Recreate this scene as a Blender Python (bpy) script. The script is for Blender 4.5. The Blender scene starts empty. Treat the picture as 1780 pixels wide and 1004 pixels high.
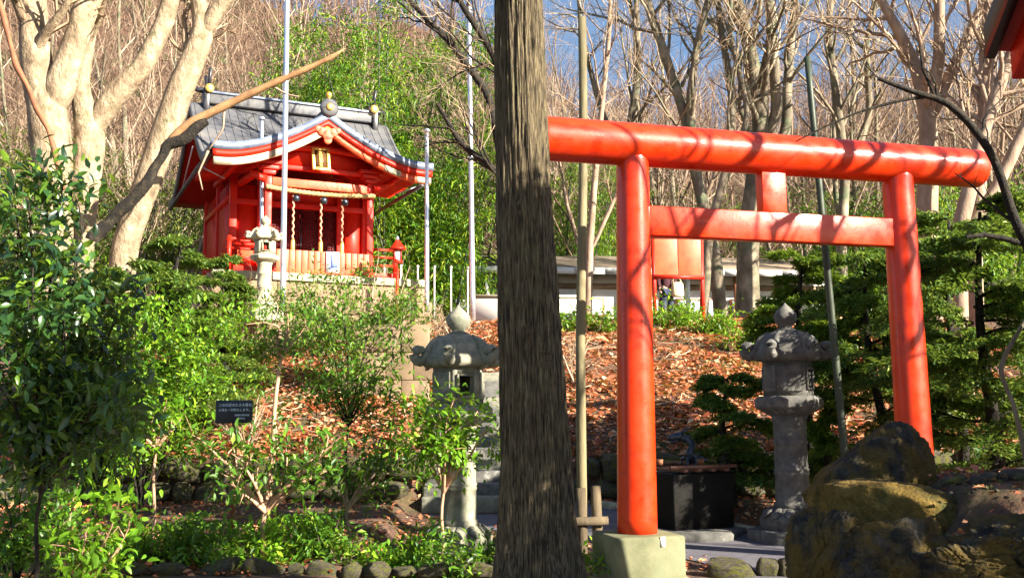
import bpy, bmesh, math, random
import numpy as np
from mathutils import Vector, Matrix, noise as mnoise

# ------------------------------------------------------------------ camera, sky, sun, exposure
SC = bpy.context.scene
COL = SC.collection
EYE = np.array([0.0, 0.0, 1.5]); PITCH = math.radians(7.0); ROLL = 0.008; FPX = 1780.0
_f = np.array([0, math.cos(PITCH), math.sin(PITCH)]); _r = np.array([1.0, 0, 0]); _u = np.array([0, -math.sin(PITCH), math.cos(PITCH)])
RIGHT = math.cos(ROLL) * _r - math.sin(ROLL) * _u
UP = math.sin(ROLL) * _r + math.cos(ROLL) * _u
cam = bpy.data.cameras.new('camera'); cam.sensor_width = 36.0; cam.lens = 36.0; cam.clip_start = 0.05; cam.clip_end = 2000
camo = bpy.data.objects.new('camera', cam); COL.objects.link(camo)
camo.matrix_world = Matrix(((RIGHT[0], UP[0], -_f[0], EYE[0]), (RIGHT[1], UP[1], -_f[1], EYE[1]), (RIGHT[2], UP[2], -_f[2], EYE[2]), (0, 0, 0, 1)))
SC.camera = camo
SUN_AZ = math.radians(57); SUN_EL = math.radians(25)      # azimuth measured from -Y towards +X
SUNV = Vector((math.sin(SUN_AZ) * math.cos(SUN_EL), -math.cos(SUN_AZ) * math.cos(SUN_EL), math.sin(SUN_EL)))
w = bpy.data.worlds.new('World'); SC.world = w; w.use_nodes = True
nt = w.node_tree; sky = nt.nodes.new('ShaderNodeTexSky'); sky.sky_type = 'NISHITA'; sky.sun_disc = False
sky.sun_elevation = SUN_EL; sky.sun_rotation = math.atan2(SUNV.x, SUNV.y); sky.dust_density = 0.6; sky.ozone_density = 2.5
nt.links.new(sky.outputs[0], nt.nodes['Background'].inputs[0]); nt.nodes['Background'].inputs[1].default_value = 0.05
sl = bpy.data.lights.new('sun', 'SUN'); sl.energy = 5.0; sl.angle = math.radians(0.5); sl.color = (1.0, 0.92, 0.76)
so = bpy.data.objects.new('sun', sl); COL.objects.link(so); so.rotation_euler = SUNV.to_track_quat('Z', 'Y').to_euler()
SC.view_settings.view_transform = 'Standard'; SC.view_settings.look = 'None'; SC.view_settings.gamma = 1.0
SC.view_settings.use_curve_mapping = False; SC.view_settings.exposure = 2.05
SC.render.engine = 'CYCLES'; SC.cycles.use_denoising = True; SC.cycles.max_bounces = 6; SC.cycles.diffuse_bounces = 3
SC.cycles.glossy_bounces = 3; SC.cycles.transmission_bounces = 4; SC.cycles.transparent_max_bounces = 6
SC.cycles.sample_clamp_indirect = 6.0; SC.cycles.use_adaptive_sampling = True; SC.cycles.adaptive_threshold = 0.02

def P(px, py, d):
    """the place a point of the picture shows when it stands d metres in front of the camera"""
    u = (px - 890) / FPX; v = (502 - py) / FPX
    D = RIGHT * u + UP * v + _f
    return EYE + D * (d / D[1])
def V3(a): return Vector((float(a[0]), float(a[1]), float(a[2])))

# ------------------------------------------------------------------ materials
def nodes(m):
    m.use_nodes = True
    return m.node_tree, m.node_tree.nodes['Principled BSDF']
def ramp(t, stops, interp='LINEAR'):
    r = t.nodes.new('ShaderNodeValToRGB'); r.color_ramp.interpolation = interp
    e = r.color_ramp.elements
    e[0].position, e[0].color = stops[0][0], (*stops[0][1], 1)
    e[1].position, e[1].color = stops[-1][0], (*stops[-1][1], 1)
    for p, c in stops[1:-1]:
        x = e.new(p); x.color = (*c, 1)
    return r
def noise(t, scale=5, detail=5, rough=.6, stretch=(1, 1, 1), coord='Object', dist=0):
    tc = t.nodes.new('ShaderNodeTexCoord'); mp = t.nodes.new('ShaderNodeMapping'); mp.inputs['Scale'].default_value = stretch
    n = t.nodes.new('ShaderNodeTexNoise'); n.inputs['Scale'].default_value = scale; n.inputs['Detail'].default_value = detail
    n.inputs['Roughness'].default_value = rough; n.inputs['Distortion'].default_value = dist
    t.links.new(tc.outputs[coord], mp.inputs[0]); t.links.new(mp.outputs[0], n.inputs[0])
    return n
def bump(t, b, h, strength=.3, dist=.02):
    k = t.nodes.new('ShaderNodeBump'); k.inputs['Strength'].default_value = strength; k.inputs['Distance'].default_value = dist
    t.links.new(h, k.inputs['Height']); t.links.new(k.outputs[0], b.inputs['Normal'])
def mixc(t, fac, a, bcol, mode='MIX'):
    m = t.nodes.new('ShaderNodeMix'); m.data_type = 'RGBA'; m.blend_type = mode
    if isinstance(fac, (int, float)): m.inputs[0].default_value = fac
    else: t.links.new(fac, m.inputs[0])
    for s, i in ((a, 6), (bcol, 7)):
        if isinstance(s, tuple): m.inputs[i].default_value = (*s, 1)
        else: t.links.new(s, m.inputs[i])
    return m.outputs[2]
MATS = {}
def surf(name, stops, scale=4, rough=.7, bs=.3, bd=.02, bscale=20, stretch=(1, 1, 1), spec=.4, coat=0, metal=0, second=None, detail=6, rvar=0, third=None):
    m = bpy.data.materials.new(name); t, b = nodes(m)
    n = noise(t, scale, detail, .62, stretch); r = ramp(t, stops); t.links.new(n.outputs[0], r.inputs[0]); c = r.outputs[0]
    if second:                                     # (colour, scale, low, high): patches with a shape of their own
        n2 = noise(t, second[1], 7, .65); k = ramp(t, [(second[2], (0, 0, 0)), (second[3], (1, 1, 1))]); t.links.new(n2.outputs[0], k.inputs[0])
        c = mixc(t, k.outputs[0], c, second[0])
    if third:                                      # small worn or lichened spots
        n5 = noise(t, third[1], 8, .7); k = ramp(t, [(third[2], (0, 0, 0)), (third[3], (1, 1, 1))]); t.links.new(n5.outputs[0], k.inputs[0])
        c = mixc(t, k.outputs[0], c, third[0])
    t.links.new(c, b.inputs['Base Color'])
    b.inputs['Roughness'].default_value = rough; b.inputs['Specular IOR Level'].default_value = spec
    if rvar:
        n6 = noise(t, 7, 5, .6); mr = t.nodes.new('ShaderNodeMapRange'); mr.inputs[1].default_value = .3; mr.inputs[2].default_value = .7; mr.inputs[3].default_value = rough - rvar; mr.inputs[4].default_value = rough + rvar
        t.links.new(n6.outputs[0], mr.inputs[0]); t.links.new(mr.outputs[0], b.inputs['Roughness'])
    b.inputs['Metallic'].default_value = metal; b.inputs['Coat Weight'].default_value = coat; b.inputs['Coat Roughness'].default_value = .16
    if bs:
        n3 = noise(t, bscale, 6, .6, stretch); bump(t, b, n3.outputs[0], bs, bd)
    MATS[name] = m
    return m
def leafmat(name, stops, trans=.35, rough=.42, spec=.4):
    m = bpy.data.materials.new(name); t, b = nodes(m)
    g = t.nodes.new('ShaderNodeNewGeometry'); r = ramp(t, stops); t.links.new(g.outputs['Random Per Island'], r.inputs[0])
    t.links.new(r.outputs[0], b.inputs['Base Color']); b.inputs['Roughness'].default_value = rough; b.inputs['Specular IOR Level'].default_value = spec
    tr = t.nodes.new('ShaderNodeBsdfTranslucent'); t.links.new(mixc(t, .5, r.outputs[0], (.35, .45, .04)), tr.inputs[0])
    mx = t.nodes.new('ShaderNodeMixShader'); mx.inputs[0].default_value = trans
    t.links.new(b.outputs[0], mx.inputs[1]); t.links.new(tr.outputs[0], mx.inputs[2])
    t.links.new(mx.outputs[0], t.nodes['Material Output'].inputs[0])
    MATS[name] = m
    return m

surf('vermilion', [(.25, (.44, .014, .001)), (.45, (.58, .028, .0015)), (.7, (.64, .038, .002))], 3.5, .40, .22, .006, 45, spec=.3, coat=.34, second=((.34, .010, .003), 6, .56, .76), rvar=.16, third=((.72, .30, .20), 9, .70, .74))
surf('vermilion_flat', [(.3, (.50, .010, .002)), (.6, (.64, .018, .003))], 3.0, .5, .2, .006, 30, spec=.35, rvar=.1, second=((.36, .008, .003), 4, .58, .75))
surf('vermilion_pale', [(.3, (.60, .055, .016)), (.6, (.68, .11, .04))], 3.0, .5, .1, .004, 40)
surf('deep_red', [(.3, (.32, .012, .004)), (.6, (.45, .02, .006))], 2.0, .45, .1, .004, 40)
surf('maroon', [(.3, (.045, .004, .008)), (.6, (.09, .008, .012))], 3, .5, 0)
surf('cream', [(.3, (.80, .52, .34)), (.6, (.86, .66, .46))], 3, .55, .1, .004, 40)
surf('gold', [(.3, (.75, .40, .06)), (.6, (.95, .62, .18))], 8, .35, .3, .01, 40, metal=.6)
surf('gold_dark', [(.35, (.07, .03, .008)), (.65, (.13, .055, .012))], 12, .5, .3, .01, 40)
surf('black_lacquer', [(.3, (.012, .012, .016)), (.6, (.03, .03, .036))], 4, .35, .1, .004, 40)
surf('copper_roof', [(.3, (.06, .062, .072)), (.5, (.10, .10, .11)), (.7, (.16, .15, .14))], 1.6, .55, .2, .01, 18, second=((.06, .065, .085), 2.3, .52, .72))
surf('copper_edge', [(.3, (.10, .13, .20)), (.6, (.24, .28, .38))], 2.5, .4, .2, .01, 30, metal=.3)
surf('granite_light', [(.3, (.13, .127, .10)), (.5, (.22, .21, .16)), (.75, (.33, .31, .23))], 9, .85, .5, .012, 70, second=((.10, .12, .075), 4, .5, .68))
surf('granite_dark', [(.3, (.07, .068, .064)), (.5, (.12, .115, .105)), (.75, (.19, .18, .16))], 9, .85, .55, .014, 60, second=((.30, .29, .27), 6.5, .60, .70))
surf('granite_pale', [(.3, (.26, .24, .16)), (.5, (.37, .34, .24)), (.75, (.47, .44, .32))], 7, .85, .5, .012, 50, second=((.20, .20, .12), 5, .56, .72))
surf('concrete', [(.3, (.085, .09, .045)), (.5, (.14, .14, .075)), (.75, (.21, .20, .12))], 3, .8, .3, .008, 60, second=((.14, .16, .09), 2.2, .5, .72))
surf('tan_block', [(.3, (.15, .10, .06)), (.5, (.22, .155, .095)), (.75, (.30, .215, .14))], 2.2, .9, .4, .015, 40, second=((.24, .17, .10), 3, .55, .75))
surf('wall_stone', [(.3, (.03, .026, .02)), (.5, (.085, .072, .052)), (.75, (.20, .165, .115))], 6, .95, .9, .04, 25, second=((.12, .125, .016), 3.2, .48, .60), third=((.16, .06, .03), 5, .60, .68))
surf('rock_moss', [(.3, (.015, .014, .011)), (.5, (.05, .046, .038)), (.66, (.13, .12, .10))], 11, .95, 1.0, .10, 38, second=((.16, .105, .018), 3.2, .41, .53), third=((.30, .31, .30), 7, .67, .71))
surf('moss', [(.3, (.09, .055, .010)), (.5, (.22, .14, .025)), (.75, (.36, .24, .06))], 7, 1.0, 1.0, .05, 60, second=((.04, .05, .01), 4, .5, .65))
surf('asphalt', [(.3, (.085, .08, .095)), (.6, (.14, .13, .15))], 6, .8, .5, .006, 160)
surf('cedar_bark', [(.36, (.020, .014, .009)), (.46, (.085, .062, .035)), (.54, (.155, .118, .066)), (.66, (.25, .20, .115))], 78, .92, 1.0, .05, 90, stretch=(1, 1, .075), second=((.17, .16, .075), 2.0, .55, .75), third=((.30, .30, .24), 14, .66, .74))
surf('pale_bark', [(.30, (.12, .085, .05)), (.45, (.25, .18, .115)), (.58, (.34, .26, .17)), (.72, (.46, .38, .27))], 5, .85, .9, .05, 16, stretch=(1, 1, .6), second=((.12, .105, .05), 3, .56, .70))
surf('grey_bark', [(.28, (.06, .047, .03)), (.5, (.18, .145, .10)), (.72, (.38, .32, .23))], 4, .85, .5, .02, 24, stretch=(1, 1, .4), second=((.085, .115, .06), 2.2, .50, .68))
surf('warm_bark', [(.25, (.15, .10, .07)), (.5, (.30, .21, .15)), (.75, (.45, .34, .25))], 4, .85, .5, .02, 24, stretch=(1, 1, .4))
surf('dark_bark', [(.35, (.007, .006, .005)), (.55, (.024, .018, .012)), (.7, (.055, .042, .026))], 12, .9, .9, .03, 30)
surf('orange_wood', [(.3, (.20, .10, .045)), (.6, (.36, .20, .09))], 5, .75, .5, .01, 30, stretch=(1, 1, 1), second=((.16, .07, .04), 5, .62, .74))
surf('old_wood', [(.3, (.08, .065, .035)), (.5, (.18, .15, .08)), (.75, (.28, .24, .14))], 5, .8, .5, .012, 30, stretch=(1, 1, .15), second=((.05, .045, .03), 1.1, .56, .66))
surf('log_wood', [(.3, (.05, .036, .02)), (.6, (.13, .095, .055)), (.75, (.22, .17, .10))], 6, .85, .6, .015, 30, stretch=(1, 1, .3))
surf('stem_pink', [(.3, (.28, .15, .09)), (.6, (.46, .28, .18))], 6, .7, .3, .01, 30)
surf('bamboo_pole', [(.3, (.015, .022, .012)), (.6, (.045, .06, .035)), (.75, (.14, .17, .11))], 4, .5, .2, .01, 20, stretch=(1, 1, .2))
surf('steel', [(.3, (.50, .53, .62)), (.6, (.68, .70, .78))], 6, .35, .1, .004, 60, metal=.75)
surf('white_plaster', [(.3, (.62, .61, .58)), (.6, (.74, .73, .70))], 3, .8, .2, .01, 30)
surf('brown_roof', [(.3, (.15, .11, .075)), (.6, (.26, .20, .14))], 2, .85, .4, .02, 30)
surf('brown_wood', [(.3, (.16, .06, .03)), (.6, (.28, .11, .05))], 4, .7, .3, .01, 30)
surf('straw', [(.3, (.34, .21, .08)), (.6, (.52, .36, .16))], 30, .9, .6, .01, 90)
surf('rope', [(.3, (.42, .14, .09)), (.6, (.62, .34, .22))], 14, .85, .5, .01, 60)
surf('black_stone', [(.3, (.004, .004, .004)), (.55, (.009, .008, .007)), (.8, (.018, .014, .010))], 5, .62, .4, .01, 30, spec=.15)
surf('wet_wood', [(.3, (.09, .035, .02)), (.6, (.20, .085, .05))], 6, .45, .4, .01, 30, stretch=(1, .2, 1))
surf('bronze', [(.3, (.03, .04, .055)), (.6, (.08, .10, .13))], 8, .35, .4, .01, 50, metal=.7)
surf('sign_black', [(.3, (.012, .014, .022)), (.6, (.025, .028, .04))], 5, .4, .1, .003, 40)
surf('sign_text', [(.3, (.62, .74, .95)), (.6, (.75, .85, .98))], 5, .6, 0)
surf('paper', [(.3, (.72, .74, .80)), (.6, (.82, .84, .88))], 5, .7, 0)
surf('blue_print', [(.3, (.05, .09, .25)), (.6, (.10, .15, .35))], 9, .6, 0)
surf('jeans', [(.3, (.012, .018, .05)), (.6, (.03, .04, .09))], 9, .9, .3, .005, 90)
surf('dark_jacket', [(.3, (.03, .010, .015)), (.6, (.07, .022, .03))], 9, .9, .3, .005, 90)
surf('skin', [(.3, (.50, .30, .21)), (.6, (.60, .38, .28))], 9, .6, 0)
surf('hair', [(.3, (.008, .007, .007)), (.6, (.02, .017, .015))], 20, .5, .3, .01, 60)
surf('bag_cloth', [(.3, (.55, .46, .28)), (.6, (.72, .64, .44))], 8, .85, .3, .01, 60)
surf('glass_white', [(.3, (.55, .62, .70)), (.6, (.75, .80, .84))], 8, .2, 0)
surf('water', [(.3, (.02, .03, .035)), (.6, (.04, .05, .055))], 3, .05, .1, .01, 10)

leafmat('twig', [(0, (.08, .05, .03)), (.35, (.21, .14, .085)), (.7, (.40, .29, .19)), (1, (.58, .46, .33))], 0, .8, .2)
leafmat('far_twig', [(0, (.03, .017, .013)), (.35, (.085, .05, .037)), (.7, (.17, .105, .075)), (1, (.34, .24, .175))], 0, .85, .15)
leafmat('twig_pink', [(0, (.05, .03, .02)), (.35, (.14, .09, .06)), (.7, (.28, .19, .13)), (1, (.50, .38, .28))], 0, .8, .2)
leafmat('leaf_dark', [(0, (.008, .028, .016)), (.45, (.018, .058, .022)), (.75, (.05, .125, .018)), (1, (.17, .28, .022))], .32, .30, .5)
leafmat('leaf_mid', [(0, (.02, .07, .010)), (.45, (.06, .16, .014)), (.8, (.12, .27, .02)), (1, (.24, .38, .035))], .38)
leafmat('leaf_bright', [(0, (.03, .10, .006)), (.4, (.10, .25, .012)), (.8, (.20, .40, .02)), (1, (.38, .50, .04))], .42)
leafmat('leaf_olive', [(0, (.03, .05, .012)), (.5, (.09, .13, .022)), (.85, (.18, .22, .04)), (1, (.30, .30, .07))], .35)
leafmat('yew', [(0, (.03, .075, .02)), (.4, (.075, .155, .03)), (.75, (.15, .25, .04)), (1, (.30, .37, .08))], .36)
leafmat('yew_light', [(0, (.05, .10, .015)), (.45, (.11, .21, .022)), (.8, (.21, .33, .03)), (1, (.38, .44, .07))], .38)
leafmat('bamboo_leaf', [(0, (.02, .08, .008)), (.4, (.06, .19, .012)), (.75, (.15, .33, .015)), (1, (.40, .50, .03))], .42)
leafmat('pine_leaf', [(0, (.02, .06, .015)), (.5, (.05, .11, .02)), (1, (.13, .2, .04))], .3)
leafmat('dead_leaf', [(0, (.17, .035, .016)), (.3, (.40, .10, .042)), (.65, (.58, .20, .095)), (.9, (.70, .34, .18)), (1, (.74, .50, .30))], .15, .7, .3)

# ------------------------------------------------------------------ mesh helpers
def np_mesh(name, V, F):
    """V (n,3); F list of (k,3) or (k,4) index arrays"""
    me = bpy.data.meshes.new(name)
    V = np.asarray(V, dtype=np.float32); me.vertices.add(len(V)); me.vertices.foreach_set('co', V.ravel())
    F = [np.asarray(f, dtype=np.int32) for f in F if len(f)]
    idx = np.concatenate([f.ravel() for f in F]); tot = np.concatenate([np.full(len(f), f.shape[1], dtype=np.int32) for f in F])
    me.loops.add(len(idx)); me.loops.foreach_set('vertex_index', idx)
    me.polygons.add(len(tot)); st = np.zeros(len(tot), dtype=np.int32); st[1:] = np.cumsum(tot)[:-1]
    me.polygons.foreach_set('loop_start', st)
    me.update(calc_edges=True); me.validate()
    return me
class MB:
    """collects shapes for ONE mesh"""
    def __init__(s): s.V = []; s.Q = []; s.T = []; s.n = 0
    def add(s, V, Q=(), T=()):
        V = np.asarray(V, dtype=float); s.V.append(V)
        if len(Q): s.Q.append(np.asarray(Q, dtype=int) + s.n)
        if len(T): s.T.append(np.asarray(T, dtype=int) + s.n)
        s.n += len(V); return s
    def box(s, c, size, rz=0, taper=1.0, M=None):
        x, y, z = [k / 2 for k in size]
        V = np.array([[-x, -y, -z], [x, -y, -z], [x, y, -z], [-x, y, -z], [-x * taper, -y * taper, z], [x * taper, -y * taper, z], [x * taper, y * taper, z], [-x * taper, y * taper, z]])
        if rz:
            c_, s_ = math.cos(rz), math.sin(rz); V = V @ np.array([[c_, s_, 0], [-s_, c_, 0], [0, 0, 1]])
        if M is not None: V = V @ np.asarray(M).T
        return s.add(V + np.asarray(c), [[0, 3, 2, 1], [4, 5, 6, 7], [0, 1, 5, 4], [1, 2, 6, 5], [2, 3, 7, 6], [3, 0, 4, 7]])
    def bar(s, a, b, wd, ht, upv=(0, 0, 1)):
        """rectangular bar between two points"""
        a = np.asarray(a, float); b = np.asarray(b, float); d = b - a; L = np.linalg.norm(d); d /= L
        sd = np.cross(d, upv); sd /= np.linalg.norm(sd) + 1e-9; up = np.cross(sd, d)
        V = [p + sd * i * wd / 2 + up * j * ht / 2 for p in (a, b) for i, j in ((-1, -1), (1, -1), (1, 1), (-1, 1))]
        return s.add(V, [[0, 1, 2, 3], [4, 7, 6, 5], [0, 4, 5, 1], [1, 5, 6, 2], [2, 6, 7, 3], [3, 7, 4, 0]])
    def tube(s, pts, rad, n=8, cap=True, flat=1.0):
        pts = np.asarray(pts, float); m = len(pts); rad = np.broadcast_to(np.asarray(rad, float), (m,))
        t = np.gradient(pts, axis=0); t /= np.linalg.norm(t, axis=1)[:, None] + 1e-9
        ref = np.array([0, 0, 1.0]) if abs(t[:, 2]).mean() < .85 else np.array([1.0, 0, 0])
        a = np.cross(t, ref); a /= np.linalg.norm(a, axis=1)[:, None] + 1e-9; b = np.cross(t, a)
        th = np.arange(n) * 2 * math.pi / n
        V = pts[:, None] + rad[:, None, None] * (np.cos(th)[None, :, None] * a[:, None] + flat * np.sin(th)[None, :, None] * b[:, None])
        i = np.arange(m - 1)[:, None] * n; j = np.arange(n)[None]; j2 = (j + 1) % n
        Q = np.stack([i + j, i + j2, i + n + j2, i + n + j], -1).reshape(-1, 4)
        V = V.reshape(-1, 3); T = []
        if cap:
            V = np.vstack([V, pts[0], pts[-1]]); k = m * n
            T = [[k, (q + 1) % n, q] for q in range(n)] + [[k + 1, (m - 1) * n + q, (m - 1) * n + (q + 1) % n] for q in range(n)]
        return s.add(V, Q, T)
    def lathe(s, prof, n=24, c=(0, 0, 0), ph=0, cap=True, fn=None):
        """prof list of (r, z) from the bottom up"""
        th = np.arange(n) * 2 * math.pi / n + ph; m = len(prof)
        V = np.array([[r * math.cos(q) * (fn(q, i) if fn else 1), r * math.sin(q) * (fn(q, i) if fn else 1), z] for i, (r, z) in enumerate(prof) for q in th]) + np.asarray(c)
        i = np.arange(m - 1)[:, None] * n; j = np.arange(n)[None]; j2 = (j + 1) % n
        Q = np.stack([i + j, i + j2, i + n + j2, i + n + j], -1).reshape(-1, 4); T = []
        if cap:
            V = np.vstack([V, np.asarray(c) + [0, 0, prof[0][1]], np.asarray(c) + [0, 0, prof[-1][1]]]); k = m * n
            T = [[k, (q + 1) % n, q] for q in range(n)] + [[k + 1, (m - 1) * n + q, (m - 1) * n + (q + 1) % n] for q in range(n)]
        return s.add(V, Q, T)
    def prism(s, poly, y0, y1):
        """outline in x,z pushed from y0 to y1 (convex or fanned about its centre)"""
        k = len(poly); c = np.mean(poly, axis=0)
        V = [(x, y0, z) for x, z in poly] + [(x, y1, z) for x, z in poly] + [(c[0], y0, c[1]), (c[0], y1, c[1])]
        Q = [[i, (i + 1) % k, k + (i + 1) % k, k + i] for i in range(k)]
        T = [[2 * k, (i + 1) % k, i] for i in range(k)] + [[2 * k + 1, k + i, k + (i + 1) % k] for i in range(k)]
        return s.add(V, Q, T)
    def mesh(s, name, smooth=False):
        F = []
        if s.Q: F.append(np.concatenate(s.Q))
        if s.T: F.append(np.concatenate(s.T))
        me = np_mesh(name, np.concatenate(s.V), F)
        if smooth: me.polygons.foreach_set('use_smooth', np.ones(len(me.polygons), dtype=bool))
        return me
    def build(s, name, mat, parent=None, smooth=False, bevel=0, **kw):
        return obj(name, s.mesh(name, smooth), mat, parent, bevel, **kw)
def obj(name, me, mat, parent=None, bevel=0, loc=None, rz=0, kind=None, label=None):
    o = bpy.data.objects.new(name, me); COL.objects.link(o)
    if len(me.materials) == 0: me.materials.append(MATS[mat])
    if parent is not None: o.parent = parent
    if loc is not None: o.location = [float(k) for k in loc]
    if rz: o.rotation_euler.z = rz
    if bevel:
        b = o.modifiers.new('bevel', 'BEVEL'); b.width = bevel; b.segments = 2; b.limit_method = 'ANGLE'
    if kind: o['kind'] = kind
    if label: o['label'] = label
    return o
def thing(name, label, cat, loc=(0, 0, 0), rz=0, group=None):
    o = bpy.data.objects.new(name, None); COL.objects.link(o); o.empty_display_size = .2
    o.location = [float(k) for k in loc]; o.rotation_euler.z = rz
    return tag(o, label, cat, group)
def tag(o, label, cat, group=None, kind=None):
    o['label'] = label; o['category'] = cat
    if group: o['group'] = group
    if kind: o['kind'] = kind
    return o
def smoothstep(a, b, x):
    t = np.clip((np.asarray(x, float) - a) / (b - a), 0, 1); return t * t * (3 - 2 * t)

# leaf templates: (along, across, up) and triangles
LEAF8 = (np.array([[0, 0, 0], [.33, .5, .06], [.36, 0, 0], [.33, -.5, .06], [.72, .36, .02], [.74, 0, -.05], [.72, -.36, .02], [1, 0, -.16]]),
         np.array([[0, 2, 1], [0, 3, 2], [1, 2, 5], [1, 5, 4], [2, 3, 6], [2, 6, 5], [4, 5, 7], [5, 6, 7]]))
LEAF4 = (np.array([[0, 0, 0], [.45, .5, .08], [1, 0, -.06], [.45, -.5, .08]]), np.array([[0, 2, 1], [0, 3, 2]]))
def leaves(base, dirv, nrm, L, W, tpl=LEAF4):
    base = np.asarray(base, float); N = len(base); d = np.asarray(dirv, float); d = d / (np.linalg.norm(d, axis=1)[:, None] + 1e-9)
    s = np.cross(np.asarray(nrm, float), d); s /= np.linalg.norm(s, axis=1)[:, None] + 1e-9; n = np.cross(d, s)
    T, F = tpl; k = len(T)
    L = np.broadcast_to(L, (N,)); W = np.broadcast_to(W, (N,))
    V = base[:, None] + T[None, :, 0, None] * (d * L[:, None])[:, None] + T[None, :, 1, None] * (s * W[:, None])[:, None] + T[None, :, 2, None] * (n * L[:, None])[:, None]
    return V.reshape(-1, 3), (F[None] + (np.arange(N) * k)[:, None, None]).reshape(-1, 3)
def leaf_mesh(name, *a, **k):
    V, F = leaves(*a, **k); return np_mesh(name, V, [F])
def blob_leaves(rng, blobs, n, size, aspect=.4, tpl=LEAF4, droop=.2, shell=.55):
    """leaves through the volume of several ellipsoids (cx,cy,cz,rx,ry,rz), gathered in sprigs so that gaps stay open"""
    B = np.array(blobs, float); vol = np.prod(B[:, 3:], axis=1) ** .7; pr = vol / vol.sum()
    per = 7; ns = max(1, n // per)
    w = rng.choice(len(B), ns, p=pr); u = rng.normal(size=(ns, 3)); u /= np.linalg.norm(u, axis=1)[:, None]
    r = shell + (1 - shell) * rng.random(ns) ** .7; r = np.where(rng.random(ns) < .22, rng.random(ns) * shell, r) * (1 + .16 * rng.normal(size=ns))
    c = B[w, :3] + u * r[:, None] * B[w, 3:]
    sd = u + rng.normal(size=(ns, 3)) * .5 + np.array([0, 0, .25])
    c = np.repeat(c, per, 0); sd = np.repeat(sd, per, 0); N = len(c)
    c = c + rng.normal(size=(N, 3)) * size * .8
    d = sd + rng.normal(size=(N, 3)) * .6 + np.array([0, 0, -droop]); nr = np.array([0, 0, 1.0]) + rng.normal(size=(N, 3)) * .45 + np.repeat(u, per, 0) * .35
    L = size * (0.65 + .6 * rng.random(N))
    return c, d, nr, L, L * aspect

# branching growth -------------------------------------------------------------
def grow(rng, p, d, L, r, lvl, cfg, out):
    """appends (points, radii, level); cfg per level: segs, wander, up, kids, angle, ratio, rr, start"""
    c = cfg[lvl]; n = c['segs']; pts = [Vector(p)]; d = Vector(d).normalized(); st = L / n; dirs = [d.copy()]
    for i in range(n):
        d = (d + Vector((rng.gauss(0, 1), rng.gauss(0, 1), rng.gauss(0, 1))) * c['wander'] + Vector((0, 0, c['up']))).normalized()
        pts.append(pts[-1] + d * st); dirs.append(d.copy())
    tip = c.get('tip', .35); rad = [r * (1 - (1 - tip) * i / n) for i in range(n + 1)]
    out.append((pts, rad, lvl))
    if lvl + 1 < len(cfg): kids(rng, pts, rad, dirs, L, lvl, cfg, out)
def kids(rng, pts, rad, dirs, L, lvl, cfg, out):
    c = cfg[lvl]; n = len(pts) - 1; k = c['kids']
    for q in range(k):
        t = c['start'] + (1 - c['start']) * (q + rng.random()) / k; f = t * n; i = min(int(f), n - 1); fr = f - i
        p = pts[i].lerp(pts[i + 1], fr); d = dirs[min(i + 1, n)]
        ax = d.cross(Vector((rng.gauss(0, 1), rng.gauss(0, 1), rng.gauss(0, 1))))
        if ax.length < 1e-4: continue
        nd = d.copy(); nd.rotate(Matrix.Rotation(c['angle'] * (0.7 + .6 * rng.random()), 3, ax.normalized()))
        rr = rad[i] * (1 - fr) + rad[i + 1] * fr
        grow(rng, p, nd, L * c['ratio'] * (0.6 + .7 * rng.random()) * (1.15 - .5 * t), rr * c['rr'], lvl + 1, cfg, out)
def tubes(brs, name, sides, org=(0, 0, 0)):
    mb = MB(); org = np.asarray(org, float)
    for pts, rad, lvl in brs:
        mb.tube(np.array([tuple(q) for q in pts]) - org, rad, sides.get(lvl, 3) if isinstance(sides, dict) else sides, cap=False)
    return mb.mesh(name, True)
def tree_parts(root, brs, split, matT, matC, org, sides):
    tr = [b for b in brs if b[2] < split]; cr = [b for b in brs if b[2] >= split]
    obj('trunk', tubes(tr, 'trunk', sides, org), matT, root)
    if cr: obj('crown', tubes(cr, 'crown', sides, org), matC, root)
def copy_thing(root, loc, rz=0, sc=1.0, label=None):
    r = root.copy(); COL.objects.link(r); r.location = [float(k) for k in loc]; r.rotation_euler.z = rz; r.scale = (sc, sc, sc)
    if label: r['label'] = label
    for ch in list(root.children):
        c = ch.copy(); COL.objects.link(c); c.parent = r
        for g in list(ch.children):
            e = g.copy(); COL.objects.link(e); e.parent = c
    return r

# ------------------------------------------------------------------ terrain
def G(x, y):
    x = np.asarray(x, float); y = np.asarray(y, float)
    near = .25 * smoothstep(12, 15, y)
    wall = .62 * smoothstep(15.25, 15.5, y)
    t = np.clip((y - 15.5) / 9.3, 0, 1); bank = 2.85 * (t ** .92)
    cor = smoothstep(-1.75, -1.45, x) * (1 - smoothstep(.45, .75, x)) * (1 - smoothstep(20, 21, y))
    stair = np.clip((y - 15.1) / .36 * .165, 0, 10) - .18
    z = near + (wall + bank) * (1 - cor) + np.minimum(stair, wall + bank) * cor
    z = z + .25 * smoothstep(26, 38, y)
    k = .36 + .30 * (1 - smoothstep(-14, 10, x)) + .05 * np.sin(x * .09)
    z = z + k * np.clip(y - 40, 0, 62) * smoothstep(40, 46, y)
    side = smoothstep(14, 40, np.abs(x)) * smoothstep(18, 34, y) * 3.0
    z = z + side
    m = 1.12 * smoothstep(1.55, 2.3, x - .10 * np.maximum(y - 5, 0)) * smoothstep(4.3, 5.0, y) * (1 - smoothstep(6.6, 8.4, y)) * (1 - .3 * smoothstep(6, 9, x))
    z = z + m
    rough = .05 * np.sin(x * 2.1 + 1.3 * np.sin(y * 1.7)) * np.sin(y * 1.9 + .7) * smoothstep(15.6, 17, y) + .6 * np.sin(x * .31 + 1) * np.sin(y * .23) * smoothstep(42, 60, y)
    return z + rough * (1 - cor)
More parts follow.
